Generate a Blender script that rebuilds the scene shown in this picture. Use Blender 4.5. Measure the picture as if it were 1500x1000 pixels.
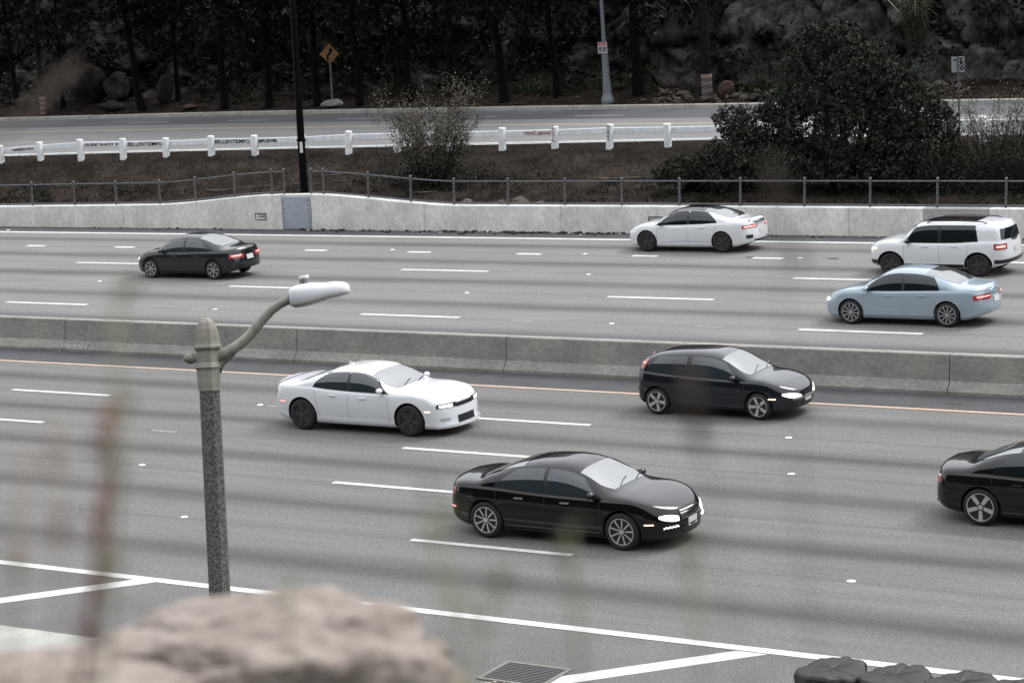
import bpy, bmesh, math, random
import numpy as np
from mathutils import Vector, Matrix
from math import radians, sin, cos, pi, sqrt, exp

scene = bpy.context.scene
for o in list(bpy.data.objects):
    bpy.data.objects.remove(o)
COL = scene.collection

# ------------------------------------------------------------ camera
CAM = Vector((0.0, 0.0, 11.859))
FPX = 3542.1
FV = Vector((-0.545462, 0.819121, -0.177515))
RV = Vector((0.837344, 0.541787, -0.072952))
UV_ = Vector((-0.036419, 0.188433, 0.98141))
cd = bpy.data.cameras.new('camera')
cam = bpy.data.objects.new('camera', cd)
COL.objects.link(cam)
m = Matrix((RV, UV_, -FV)).transposed().to_4x4()
m.translation = CAM
cam.matrix_world = m
cd.sensor_width = 36.0
cd.lens = FPX / 1500 * 36
cd.clip_start = 0.1
cd.clip_end = 3000
cd.dof.use_dof = True
cd.dof.focus_distance = 56.0
cd.dof.aperture_fstop = 3.6
scene.camera = cam

# ------------------------------------------------------------ light: soft overcast sky, weak high sun beyond the hill
SUN_EL, SUN_AZ = radians(50), radians(28)      # azimuth clockwise from +Y
world = bpy.data.worlds.new('World')
scene.world = world
world.use_nodes = True
wn = world.node_tree
wn.nodes.clear()
w_out = wn.nodes.new('ShaderNodeOutputWorld')
w_bg = wn.nodes.new('ShaderNodeBackground')
w_sky = wn.nodes.new('ShaderNodeTexSky')
w_sky.sky_type = 'NISHITA'
w_sky.sun_disc = False
w_sky.sun_elevation = SUN_EL
w_sky.sun_rotation = SUN_AZ
w_sky.dust_density = 4.0
w_hsv = wn.nodes.new('ShaderNodeHueSaturation')
w_hsv.inputs['Saturation'].default_value = 0.18
w_tc = wn.nodes.new('ShaderNodeTexCoord')
w_sep = wn.nodes.new('ShaderNodeSeparateXYZ')
w_map = wn.nodes.new('ShaderNodeMapRange')        # overcast: the zenith three times as bright as the horizon
w_map.inputs['From Min'].default_value = 0.0
w_map.inputs['From Max'].default_value = 1.0
w_map.inputs['To Min'].default_value = 7.5
w_map.inputs['To Max'].default_value = 12.5
w_nz = wn.nodes.new('ShaderNodeTexNoise')
w_nz.inputs['Scale'].default_value = 2.2
w_nz.inputs['Detail'].default_value = 5
w_nm = wn.nodes.new('ShaderNodeMapRange')
w_nm.inputs['To Min'].default_value = 0.75
w_nm.inputs['To Max'].default_value = 1.25
w_mul = wn.nodes.new('ShaderNodeMath'); w_mul.operation = 'MULTIPLY'
w_col = wn.nodes.new('ShaderNodeCombineColor')
w_tint = wn.nodes.new('ShaderNodeMix'); w_tint.data_type = 'RGBA'; w_tint.blend_type = 'MULTIPLY'
w_tint.inputs['Factor'].default_value = 1.0
w_tint.inputs['B'].default_value = (0.97, 1.0, 1.045, 1)
w_mix = wn.nodes.new('ShaderNodeMix'); w_mix.data_type = 'RGBA'
w_mix.inputs['Factor'].default_value = 0.78       # cloud cover
L = wn.links.new
L(w_sky.outputs[0], w_hsv.inputs['Color'])
L(w_tc.outputs['Generated'], w_sep.inputs[0])
L(w_tc.outputs['Generated'], w_nz.inputs['Vector'])
L(w_sep.outputs['Z'], w_map.inputs['Value'])
L(w_nz.outputs['Fac'], w_nm.inputs['Value'])
L(w_map.outputs[0], w_mul.inputs[0]); L(w_nm.outputs[0], w_mul.inputs[1])
for k in range(3):
    L(w_mul.outputs[0], w_col.inputs[k])
L(w_col.outputs[0], w_tint.inputs['A'])
L(w_hsv.outputs[0], w_mix.inputs['A']); L(w_tint.outputs['Result'], w_mix.inputs['B'])
L(w_mix.outputs['Result'], w_bg.inputs['Color'])
w_bg.inputs['Strength'].default_value = 0.1
L(w_bg.outputs[0], w_out.inputs[0])

sd = bpy.data.lights.new('sun', 'SUN')
sd.energy = 1.2
sd.angle = radians(22)
sd.color = (1.0, 0.965, 0.92)
sun = bpy.data.objects.new('sun', sd)
COL.objects.link(sun)
sdir = Vector((sin(SUN_AZ) * cos(SUN_EL), cos(SUN_AZ) * cos(SUN_EL), sin(SUN_EL)))
sun.rotation_euler = sdir.to_track_quat('Z', 'Y').to_euler()
sun.location = (0, 60, 80)

vs = scene.view_settings
vs.view_transform = 'Standard'
vs.look = 'None'
vs.gamma = 1.0
vs.use_curve_mapping = False
vs.exposure = 0.95
scene.render.engine = 'CYCLES'
scene.render.resolution_x = 1024
scene.render.resolution_y = 682

# ------------------------------------------------------------ geometry helpers
KC = -0.000141845                       # gentle bend of the freeway
UPV = Vector((0.0632, 0.0, 1.0)).normalized()   # plumb line: the freeway climbs, the posts do not lean with it
def bend(X, Y):
    return Y + KC * X * X
def ray(px, py):
    return FV + RV * ((px - 750) / FPX) - UV_ * ((py - 500) / FPX)
def at_z(px, py, z=0.0):
    d = ray(px, py); t = (z - CAM.z) / d.z
    return CAM + d * t
def at_y(px, py, Y):
    d = ray(px, py); return CAM + d * (Y / d.y)
def at_d(px, py, D):
    return CAM + ray(px, py) * D

def link(o, parent=None):
    COL.objects.link(o)
    if parent is not None:
        o.parent = parent
    return o
def tag(o, label=None, cat=None, group=None, kind=None):
    if label: o['label'] = label
    if cat: o['category'] = cat
    if group: o['group'] = group
    if kind: o['kind'] = kind
    return o
def thing(name, label, cat, loc=(0, 0, 0), rotz=0.0, group=None):
    o = bpy.data.objects.new(name, None)
    o.empty_display_size = 0.2
    link(o)
    o.location = loc
    o.rotation_euler = (0, 0, rotz)
    return tag(o, label, cat, group)

class MB:
    """collects vertices and faces; build() links them as one mesh object"""
    def __init__(s):
        s.v = []; s.f = []; s.mi = []
        s.mat = 0
    def add(s, vs_, fs_):
        n = len(s.v)
        s.v.extend([tuple(p) for p in vs_])
        for f in fs_:
            s.f.append(tuple(i + n for i in f)); s.mi.append(s.mat)
        return s
    def box(s, c, size, ax=None):
        """box centred at c with full sizes; ax = three axis vectors"""
        c = Vector(c); X, Y, Z = ax if ax else (Vector((1, 0, 0)), Vector((0, 1, 0)), Vector((0, 0, 1)))
        hx, hy, hz = [q / 2 for q in size]
        P = [c + X * (sx * hx) + Y * (sy * hy) + Z * (sz * hz) for sz in (-1, 1) for sy in (-1, 1) for sx in (-1, 1)]
        return s.add(P, [(0, 2, 3, 1), (4, 5, 7, 6), (0, 1, 5, 4), (2, 6, 7, 3), (0, 4, 6, 2), (1, 3, 7, 5)])
    def bevbox(s, c, size, b, ax=None):
        """box with chamfered edges"""
        c = Vector(c); X, Y, Z = ax if ax else (Vector((1, 0, 0)), Vector((0, 1, 0)), Vector((0, 0, 1)))
        h = [q / 2 for q in size]
        bm = bmesh.new(); bmesh.ops.create_cube(bm, size=2)
        for v in bm.verts: v.co = Vector((v.co.x * h[0], v.co.y * h[1], v.co.z * h[2]))
        bmesh.ops.bevel(bm, geom=list(bm.edges), offset=b, segments=2, affect='EDGES', profile=0.5)
        bm.verts.index_update()
        P = [c + X * v.co.x + Y * v.co.y + Z * v.co.z for v in bm.verts]
        F = [tuple(v.index for v in f.verts) for f in bm.faces]
        bm.free()
        return s.add(P, F)
    def tube(s, pts, rad, n=8, cap=True):
        """tube along points; rad a number or list"""
        pts = [Vector(p) for p in pts]
        if not hasattr(rad, '__len__'): rad = [rad] * len(pts)
        rings = []; ref = None
        for i, p in enumerate(pts):
            t = (pts[min(i + 1, len(pts) - 1)] - pts[max(i - 1, 0)])
            if t.length < 1e-9: t = Vector((0, 0, 1))
            t.normalize()
            if ref is None:
                ref = Vector((0, 0, 1)) if abs(t.z) < 0.9 else Vector((1, 0, 0))
            a = ref - t * ref.dot(t)
            if a.length < 1e-6: a = t.orthogonal()
            a.normalize(); ref = a; b = t.cross(a)
            rings.append([p + (a * cos(2 * pi * k / n) + b * sin(2 * pi * k / n)) * rad[i] for k in range(n)])
        V = [q for r in rings for q in r]; F = []
        for i in range(len(pts) - 1):
            for k in range(n):
                k2 = (k + 1) % n
                F.append((i * n + k, i * n + k2, (i + 1) * n + k2, (i + 1) * n + k))
        if cap:
            F.append(tuple(range(n))[::-1]); F.append(tuple((len(pts) - 1) * n + k for k in range(n)))
        return s.add(V, F)
    def lathe(s, prof, n=24, c=(0, 0, 0), ax=None, phase=0.0):
        """prof: list of (r, h); around the third axis"""
        c = Vector(c); X, Y, Z = ax if ax else (Vector((1, 0, 0)), Vector((0, 1, 0)), Vector((0, 0, 1)))
        V = []; F = []
        for r, h in prof:
            for k in range(n):
                a = 2 * pi * k / n + phase
                V.append(c + X * (r * cos(a)) + Y * (r * sin(a)) + Z * h)
        for i in range(len(prof) - 1):
            for k in range(n):
                k2 = (k + 1) % n
                F.append((i * n + k, i * n + k2, (i + 1) * n + k2, (i + 1) * n + k))
        F.append(tuple(range(n))[::-1]); F.append(tuple((len(prof) - 1) * n + k for k in range(n)))
        return s.add(V, F)
    def grid(s, P, flip=False):
        """P: rows of points"""
        nr, nc = len(P), len(P[0])
        V = [p for r in P for p in r]; F = []
        for i in range(nr - 1):
            for j in range(nc - 1):
                q = (i * nc + j, i * nc + j + 1, (i + 1) * nc + j + 1, (i + 1) * nc + j)
                F.append(q[::-1] if flip else q)
        return s.add(V, F)
    def build(s, name, mat, parent=None, smooth=False, off=None, sharp=None):
        me = bpy.data.meshes.new(name)
        V = s.v
        if off is not None:
            ox, oy, oz = off
            V = [(x - ox, y - oy, z - oz) for x, y, z in V]
        me.from_pydata(V, [], s.f)
        mats = mat if isinstance(mat, (list, tuple)) else [mat]
        for q in mats: me.materials.append(q)
        if len(mats) > 1:
            me.polygons.foreach_set('material_index', s.mi)
        if smooth:
            me.polygons.foreach_set('use_smooth', [True] * len(me.polygons))
            if sharp: me.set_sharp_from_angle(angle=radians(sharp))
        me.update()
        return link(bpy.data.objects.new(name, me), parent)

def np_mesh(name, V, F, mat, parent=None, smooth=False, uv=None):
    """quads from numpy arrays"""
    me = bpy.data.meshes.new(name)
    V = np.asarray(V, dtype=np.float32); F = np.asarray(F, dtype=np.int32)
    nf, k = F.shape
    me.vertices.add(len(V)); me.vertices.foreach_set('co', V.ravel())
    me.loops.add(nf * k); me.loops.foreach_set('vertex_index', F.ravel())
    me.polygons.add(nf)
    me.polygons.foreach_set('loop_start', np.arange(0, nf * k, k, dtype=np.int32))
    me.polygons.foreach_set('loop_total', np.full(nf, k, dtype=np.int32))
    if smooth: me.polygons.foreach_set('use_smooth', np.ones(nf, dtype=bool))
    for q in (mat if isinstance(mat, (list, tuple)) else [mat]): me.materials.append(q)
    me.update(calc_edges=True)
    if uv is not None:
        l = me.uv_layers.new(name='lane')
        l.data.foreach_set('uv', np.asarray(uv, dtype=np.float32)[F.ravel()].ravel())
    me.validate()
    return link(bpy.data.objects.new(name, me), parent)

def grid_faces(nr, nc):
    i, j = np.meshgrid(np.arange(nr - 1), np.arange(nc - 1), indexing='ij')
    a = (i * nc + j).ravel()
    return np.stack([a, a + 1, a + nc + 1, a + nc], 1)

# ------------------------------------------------------------ value noise for terrain
def _hash(ix, iy, seed):
    h = (ix.astype(np.int64) * 374761393 + iy.astype(np.int64) * 668265263 + seed * 982451653) & 0xFFFFFFFF
    h = ((h ^ (h >> 13)) * 1274126177) & 0xFFFFFFFF
    return ((h ^ (h >> 16)) & 0xFFFF) / 65535.0
def vnoise(x, y, seed=0):
    ix, iy = np.floor(x), np.floor(y); fx, fy = x - ix, y - iy
    fx = fx * fx * (3 - 2 * fx); fy = fy * fy * (3 - 2 * fy)
    a = _hash(ix, iy, seed); b = _hash(ix + 1, iy, seed); c = _hash(ix, iy + 1, seed); d = _hash(ix + 1, iy + 1, seed)
    return (a * (1 - fx) + b * fx) * (1 - fy) + (c * (1 - fx) + d * fx) * fy
def fbm(x, y, seed=0, oct=5, lac=2.1, gain=0.5):
    s = 0; a = 1; t = 0
    for k in range(oct):
        s = s + a * vnoise(x, y, seed + k * 17); t += a
        x = x * lac; y = y * lac; a *= gain
    return s / t
def blocks(x, y, seed=0):
    """fractured rock: each cell of a jittered grid gets its own level and tilt; returns (height, edge distance)"""
    ix, iy = np.floor(x), np.floor(y)
    d1 = np.full(x.shape, 1e9); d2 = np.full(x.shape, 1e9); h = np.zeros(x.shape)
    for dx in (-1, 0, 1):
        for dy in (-1, 0, 1):
            cx, cy = ix + dx, iy + dy
            px = cx + _hash(cx, cy, seed); py = cy + _hash(cx, cy, seed + 5)
            d = (x - px) ** 2 + (y - py) ** 2
            lev = _hash(cx, cy, seed + 9) + ((x - px) * (_hash(cx, cy, seed + 11) - .5) + (y - py) * (_hash(cx, cy, seed + 13) - .5)) * 1.3
            near = d < d1
            d2 = np.where(near, d1, np.minimum(d2, d))
            h = np.where(near, lev, h); d1 = np.where(near, d, d1)
    return h, np.sqrt(d2) - np.sqrt(d1)

# ------------------------------------------------------------ materials
MATS = {}
def mat(name, col, rough=0.6, metal=0.0, coat=0.0, spec=0.5, emit=None, estr=0.0, ior=None,
        var=None, scale=6.0, detail=5.0, bump=0.0, bscale=None, stretch=None, fine=None, trans=0.0):
    """procedural material: colour, optionally varied by noise towards var; bump relief"""
    if name in MATS: return MATS[name]
    M = bpy.data.materials.new(name); M.use_nodes = True
    nt = M.node_tree; b = nt.nodes['Principled BSDF']; ln = nt.links.new
    b.inputs['Base Color'].default_value = (*col, 1)
    b.inputs['Roughness'].default_value = rough
    b.inputs['Metallic'].default_value = metal
    b.inputs['Coat Weight'].default_value = coat
    b.inputs['Coat Roughness'].default_value = 0.04
    b.inputs['Specular IOR Level'].default_value = spec
    if ior: b.inputs['IOR'].default_value = ior
    if emit:
        b.inputs['Emission Color'].default_value = (*emit, 1); b.inputs['Emission Strength'].default_value = estr
    if trans: b.inputs['Transmission Weight'].default_value = trans
    if var is not None or bump:
        tc = nt.nodes.new('ShaderNodeTexCoord'); mp = nt.nodes.new('ShaderNodeMapping')
        ln(tc.outputs['Object'], mp.inputs['Vector'])
        if stretch: mp.inputs['Scale'].default_value = stretch
    if var is not None:
        nz = nt.nodes.new('ShaderNodeTexNoise'); nz.inputs['Scale'].default_value = scale; nz.inputs['Detail'].default_value = detail
        ln(mp.outputs[0], nz.inputs['Vector'])
        rp = nt.nodes.new('ShaderNodeValToRGB')
        rp.color_ramp.elements[0].position = 0.35; rp.color_ramp.elements[1].position = 0.68
        rp.color_ramp.elements[0].color = (*var, 1); rp.color_ramp.elements[1].color = (*col, 1)
        ln(nz.outputs['Fac'], rp.inputs['Fac']); src = rp.outputs['Color']
        if fine:
            n2 = nt.nodes.new('ShaderNodeTexNoise'); n2.inputs['Scale'].default_value = fine[0]; n2.inputs['Detail'].default_value = 3
            ln(mp.outputs[0], n2.inputs['Vector'])
            mr = nt.nodes.new('ShaderNodeMapRange'); mr.inputs['From Min'].default_value = .3; mr.inputs['From Max'].default_value = .7
            mr.inputs['To Min'].default_value = 1 - fine[1]; mr.inputs['To Max'].default_value = 1 + fine[1]
            ln(n2.outputs['Fac'], mr.inputs['Value'])
            mx = nt.nodes.new('ShaderNodeVectorMath'); mx.operation = 'SCALE'
            ln(src, mx.inputs[0]); ln(mr.outputs[0], mx.inputs['Scale']); src = mx.outputs[0]
        ln(src, b.inputs['Base Color'])
    if bump:
        nb = nt.nodes.new('ShaderNodeTexNoise'); nb.inputs['Scale'].default_value = bscale or scale * 4; nb.inputs['Detail'].default_value = 6
        ln(mp.outputs[0], nb.inputs['Vector'])
        bp = nt.nodes.new('ShaderNodeBump'); bp.inputs['Strength'].default_value = bump; bp.inputs['Distance'].default_value = 0.05
        ln(nb.outputs['Fac'], bp.inputs['Height']); ln(bp.outputs[0], b.inputs['Normal'])
    MATS[name] = M
    return M

def leaf_mat(name, c1, c2, rough=0.55):
    """foliage: each leaf takes its own shade between c1 and c2"""
    M = bpy.data.materials.new(name); M.use_nodes = True
    nt = M.node_tree; b = nt.nodes['Principled BSDF']; ln = nt.links.new
    g = nt.nodes.new('ShaderNodeNewGeometry'); rp = nt.nodes.new('ShaderNodeValToRGB')
    rp.color_ramp.elements[0].color = (*c1, 1); rp.color_ramp.elements[1].color = (*c2, 1)
    ln(g.outputs['Random Per Island'], rp.inputs['Fac']); ln(rp.outputs[0], b.inputs['Base Color'])
    b.inputs['Roughness'].default_value = rough; b.inputs['Specular IOR Level'].default_value = 0.08
    MATS[name] = M
    return M

def asphalt_mat():
    """worn freeway surface: oily lane centres, polished wheel paths, cracks, fine aggregate. UV: u metres along, v lane number"""
    M = bpy.data.materials.new('freeway asphalt'); M.use_nodes = True
    nt = M.node_tree; b = nt.nodes['Principled BSDF']; ln = nt.links.new; N = nt.nodes.new
    uv = N('ShaderNodeUVMap'); uv.uv_map = 'lane'
    sp = N('ShaderNodeSeparateXYZ'); ln(uv.outputs[0], sp.inputs[0])
    def math_(op, a, bb=None, c=None):
        q = N('ShaderNodeMath'); q.operation = op
        for i, s in enumerate((a, bb, c)):
            if s is None: continue
            if isinstance(s, (int, float)): q.inputs[i].default_value = s
            else: ln(s, q.inputs[i])
        return q.outputs[0]
    def noise(vec, scale, detail=4):
        q = N('ShaderNodeTexNoise'); q.inputs['Scale'].default_value = scale; q.inputs['Detail'].default_value = detail
        ln(vec, q.inputs['Vector']); return q.outputs['Fac']
    mp = N('ShaderNodeMapping'); mp.inputs['Scale'].default_value = (0.06, 1.6, 1); ln(uv.outputs[0], mp.inputs[0])
    mp2 = N('ShaderNodeMapping'); mp2.inputs['Scale'].default_value = (0.25, 9, 1); ln(uv.outputs[0], mp2.inputs[0])
    wob = noise(mp.outputs[0], 1.0, 3)
    v2 = math_('ADD', sp.outputs['Y'], math_('MULTIPLY', math_('SUBTRACT', wob, 0.5), 0.12))
    fr = math_('SUBTRACT', math_('FRACT', v2), 0.5)
    oil = math_('POWER', 2.718, math_('MULTIPLY', math_('MULTIPLY', fr, fr), -55.0))        # lane centre
    seam = math_('SUBTRACT', 0.5, math_('ABSOLUTE', fr))                                     # distance to lane line
    seam = math_('POWER', 2.718, math_('MULTIPLY', math_('MULTIPLY', seam, seam), -1500.0))
    streak = noise(mp2.outputs[0], 1.0, 4)
    oilm = math_('MULTIPLY', oil, math_('ADD', 0.25, math_('MULTIPLY', wob, 0.46)))
    tc = N('ShaderNodeTexCoord')
    big = noise(tc.outputs['Object'], 0.18, 3)
    fine = noise(tc.outputs['Object'], 11.0, 3)
    fine2 = noise(tc.outputs['Object'], 34.0, 2)
    k = math_('SUBTRACT', 1.0, oilm)
    k = math_('SUBTRACT', k, math_('MULTIPLY', seam, math_('MULTIPLY', streak, 0.34)))
    k = math_('MULTIPLY', k, math_('ADD', 0.72, math_('MULTIPLY', streak, 0.56)))
    k = math_('MULTIPLY', k, math_('ADD', 0.86, math_('MULTIPLY', big, 0.28)))
    k = math_('MULTIPLY', k, math_('ADD', 0.60, math_('MULTIPLY', fine, 0.80)))
    k = math_('MULTIPLY', k, math_('ADD', 0.10, math_('MULTIPLY', fine2, 1.80)))
    side = N('ShaderNodeMapRange'); side.inputs['From Min'].default_value = 5.45; side.inputs['From Max'].default_value = 5.55
    side.inputs['To Min'].default_value = 0.88; side.inputs['To Max'].default_value = 1.10       # the far carriageway has a paler surface
    ln(sp.outputs['Y'], side.inputs['Value']); k = math_('MULTIPLY', k, side.outputs[0])
    cc = N('ShaderNodeVectorMath'); cc.operation = 'SCALE'; cc.inputs[0].default_value = (0.142, 0.1385, 0.134)
    ln(k, cc.inputs['Scale']); ln(cc.outputs[0], b.inputs['Base Color'])
    b.inputs['Roughness'].default_value = 0.78; b.inputs['Specular IOR Level'].default_value = 0.35
    bp = N('ShaderNodeBump'); bp.inputs['Strength'].default_value = 0.35; bp.inputs['Distance'].default_value = 0.01
    ln(fine2, bp.inputs['Height']); ln(bp.outputs[0], b.inputs['Normal'])
    MATS['freeway asphalt'] = M
    return M

ASPH = asphalt_mat()
DARK_ASPH = mat('dark shoulder asphalt', (0.062, 0.062, 0.066), 0.9, var=(0.046, 0.046, 0.049), scale=1.2, detail=8, fine=(30, .5))
NEAR_ASPH = mat('near shoulder asphalt', (0.124, 0.124, 0.122), 0.9, var=(0.098, 0.098, 0.097), scale=0.7, detail=8, fine=(34, .5), bump=.2, bscale=40)
WHITE_LINE = mat('white road paint', (0.60, 0.60, 0.59), 0.6, var=(0.47, 0.47, 0.46), scale=2.5, fine=(40, .12))
YELLOW_LINE = mat('faded yellow road paint', (0.50, 0.35, 0.25), 0.7, var=(0.42, 0.30, 0.22), scale=2.5, fine=(40, .15))
CONC_WALL = mat('pale wall concrete', (0.70, 0.695, 0.665), 0.85, var=(0.54, 0.535, 0.51), scale=1.3, detail=8, fine=(9, .14), bump=.15, bscale=20, stretch=(1, 1, .6))
CONC_PATCH = mat('grey repair concrete', (0.36, 0.365, 0.36), 0.85, var=(0.30, 0.30, 0.295), scale=1.3, fine=(9, .12))
CONC_BARRIER = mat('stained barrier concrete', (0.275, 0.265, 0.24), 0.85, var=(0.20, 0.197, 0.183), scale=1.6, detail=8, fine=(12, .16), bump=.15, bscale=25, stretch=(.6, 1, 1))
CONC_KERB = mat('kerb concrete', (0.30, 0.29, 0.265), 0.85, var=(0.22, 0.215, 0.2), scale=2, fine=(15, .15))
CONC_GUTTER = mat('gutter concrete', (0.38, 0.372, 0.35), 0.85, var=(0.31, 0.303, 0.28), scale=1.5, fine=(18, .12))
GALV = mat('galvanised steel', (0.13, 0.13, 0.135), 0.55, metal=0.3, var=(0.085, 0.085, 0.09), scale=8)
PLATE = mat('blue grey steel plate', (0.36, 0.40, 0.45), 0.6, var=(0.30, 0.335, 0.38), scale=3, fine=(14, .08))
DARK_METAL = mat('dark metal', (0.03, 0.03, 0.032), 0.5)
BLACK_POLE = mat('black painted steel', (0.002, 0.002, 0.0025), 0.5, spec=.08)
WHITE_WOOD = mat('white painted timber', (0.84, 0.86, 0.88), 0.6, var=(0.68, 0.70, 0.72), scale=4, fine=(20, .08))
SOIL = mat('bank soil', (0.034, 0.026, 0.021), 0.95, var=(0.012, 0.010, 0.008), scale=0.8, detail=9, fine=(7, .5), bump=.8, bscale=9, spec=.06)
LITTER_SOIL = mat('leaf litter soil', (0.019, 0.014, 0.011), 0.95, var=(0.005, 0.004, 0.0035), scale=1.4, detail=9, fine=(9, .5), bump=.8, bscale=9, spec=.06)
ROCK = mat('hillside rock', (0.052, 0.048, 0.043), 0.9, var=(0.006, 0.0055, 0.005), scale=0.9, detail=10, fine=(5, .45), bump=.5, bscale=7, spec=.06)
BOULDER = mat('boulder stone', (0.034, 0.030, 0.026), 0.9, var=(0.012, 0.0105, 0.009), scale=2.2, detail=9, fine=(11, .3), bump=.6, bscale=10, spec=.06)
BARK = mat('dark bark', (0.007, 0.006, 0.005), 0.95, var=(0.004, 0.003, 0.003), scale=9, bump=.6, stretch=(1, 1, .25), spec=.06)
# ============================================================ the freeway
XA, XB = -420.0, 260.0
xs = np.concatenate([np.linspace(XA, -120, 31), np.linspace(-115, 20, 28), np.linspace(30, XB, 24)])
# lane line positions across the road (metres from the camera, before the bend)
YN = [32.57, 36.44, 39.87, 43.03, 46.14, 49.44]
YF = [53.9, 57.94, 61.86, 65.73, 69.28, 72.63]
lat = [(28.9, -1.0), (30.8, -.5)] + [(y, i) for i, y in enumerate(YN)]
lat += [(51.6, 5.5)] + [(y, i + 6) for i, y in enumerate(YF)] + [(75.4, 11.6)]
# finer columns so that the uv stays even inside each lane
cols = []
for (y0, v0), (y1, v1) in zip(lat[:-1], lat[1:]):
    cols += [(y0, v0), ((y0 + y1) / 2, (v0 + v1) / 2)]
cols.append(lat[-1])
V = []; U = []
for X in xs:
    for y, v in cols:
        V.append((X, bend(X, y), 0.0)); U.append((X, v))
road = np_mesh('freeway_road', V, grid_faces(len(xs), len(cols))[:, ::-1], ASPH, uv=U)
tag(road, 'wide grey asphalt freeway with dark oil streaks along the lane centres', kind='structure')

def strip(x0, x1, y0, y1, z, n=None):
    """flat ribbon along the freeway"""
    n = n or max(2, int(abs(x1 - x0) / 6) + 1)
    q = MB(); P = []
    for i in range(n):
        X = x0 + (x1 - x0) * i / (n - 1)
        P.append([(X, bend(X, y0), z), (X, bend(X, y1), z)])
    q.grid(P, flip=True)
    return q
def kid(q, name, m_, par):
    return q.build(name, m_, par)
kid(strip(-220, 120, 49.62, 51.2, 0.004), 'median_shoulder', DARK_ASPH, road)
kid(strip(-220, 120, 72.76, 74.6, 0.004), 'outer_shoulder', DARK_ASPH, road)
kid(strip(-220, 120, 28.95, 32.40, 0.004), 'near_shoulder', NEAR_ASPH, road)
kid(strip(-220, 120, 32.44, 32.67, 0.008), 'edge_line', WHITE_LINE, road)
kid(strip(-220, 120, 49.40, 49.54, 0.008), 'median_line', YELLOW_LINE, road)
kid(strip(-220, 120, 72.46, 72.74, 0.009), 'edge_line', WHITE_LINE, road)
kid(strip(-220, 120, 53.75, 53.88, 0.008), 'median_line', YELLOW_LINE, road)

def dash(x0, ln_, y, w=0.13):
    q = MB(); P = []
    for i in range(3):
        X = x0 + ln_ * i / 2
        P.append([(X, bend(X, y) - w / 2, 0.008), (X, bend(X, y) + w / 2, 0.008)])
    q.grid(P, flip=True)
    q.build('lane_dash', WHITE_LINE, road)
CYC = 14.63
for y, x0, ln_ in [(36.44, -26.86, 3.62), (39.87, -31.3, 3.3), (43.03, -46.35, 3.66), (46.14, -46.75, 3.45),
                   (57.94, -58.45, 3.6), (61.86, -52.1, 3.6), (65.73, -62.45, 3.5)]:
    for k in range(-4, 5):
        if -125 < x0 + k * CYC < 6 and not (y == 39.87 and x0 + k * CYC > -30):
            dash(x0 + k * CYC, ln_, y, .165 if y < 50 else .215)
for k in range(-9, 7):
    dash(-68.33 + 4.572 * k, 0.98, 69.28, 0.27)
for k in range(9):
    dash(-36.4 + 4.4 * k, 1.0 if k else 1.1, 69.28, 0.27)
# raised markers: little white ceramic dots on the lane seams
dm = MB(); dm.lathe([(0.075, 0), (0.07, 0.012), (0.045, 0.02), (0.01, 0.022)], 10)
DOT_ME = dm.build('raised_marker', mat('marker ceramic', (0.75, 0.75, 0.73), 0.4), road)
DOT = DOT_ME.data
dots = [(146, 412), (684, 429), (862, 402), (896, 474), (1172, 378), (857, 372), (315, 453), (568, 486), (208, 681), (1155, 641), (1159, 694), (1247, 851), (270, 757), (381, 593), (12, 337), (575, 366)]
for i, (px, py) in enumerate(dots):
    p = at_z(px, py, 0.005)
    o = DOT_ME if i == 0 else link(bpy.data.objects.new('raised_marker', DOT), road)
    o.location = (p.x, p.y, 0.004); o.scale = (1.15, 1.0, 1.0)
# faded short scraps of old paint
for px, py, l_ in [(278, 452.5, .75), (748, 469, .75), (1021, 478, .8), (222, 630, .8), (390, 594, .5)]:
    p = at_z(px, py, 0)
    q = MB(); q.grid([[(p.x, p.y - .04, .006), (p.x, p.y + .04, .006)], [(p.x + l_, p.y - .04, .006), (p.x + l_, p.y + .04, .006)]], flip=True)
    q.build('worn_paint_scrap', mat('worn paint', (0.34, 0.34, 0.33), .8, var=(.22, .22, .215), scale=9), road)
# dark filled patch in the dashed line and a scrap of dark debris
for px, py, l_ in [(1093, 376.8, 1.25), (1213, 378.5, .35), (1384, 591, .45)]:
    p = at_z(px, py, 0)
    q = MB(); q.grid([[(p.x, p.y - .09, .0065), (p.x, p.y + .09, .0065)], [(p.x + l_, p.y - .09, .0065), (p.x + l_, p.y + .09, .0065)]], flip=True)
    q.build('tar_patch', mat('fresh tar', (0.025, 0.025, 0.025), .7), road)
# diagonal stripes on the near shoulder
for (a, b) in [((-31.95, 30.30), (-30.05, 32.36)), ((-19.75, 29.95), (-17.45, 32.36))]:
    A = Vector((a[0], a[1], .0085)); B = Vector((b[0], b[1], .0085)); d = (B - A).normalized()
    A = A - d * 1.2
    s = Vector((1, 0, 0)) * 0.27
    q = MB(); q.add([A - s, A + s, B + s, B - s], [(0, 1, 2, 3)])
    q.build('shoulder_stripe', WHITE_LINE, road)
# concrete gutter along the near edge
g = strip(-220, 120, 26.2, 29.42, 0.0095); g.build('gutter', CONC_GUTTER, road)
g = strip(-220, 120, 29.33, 29.41, 0.0135); g.build('gutter_joint', mat('joint filler', (.12, .12, .115), .9), road)
g = strip(-220, 120, 27.86, 27.92, 0.0135); g.build('gutter_joint', MATS['joint filler'], road)

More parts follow.
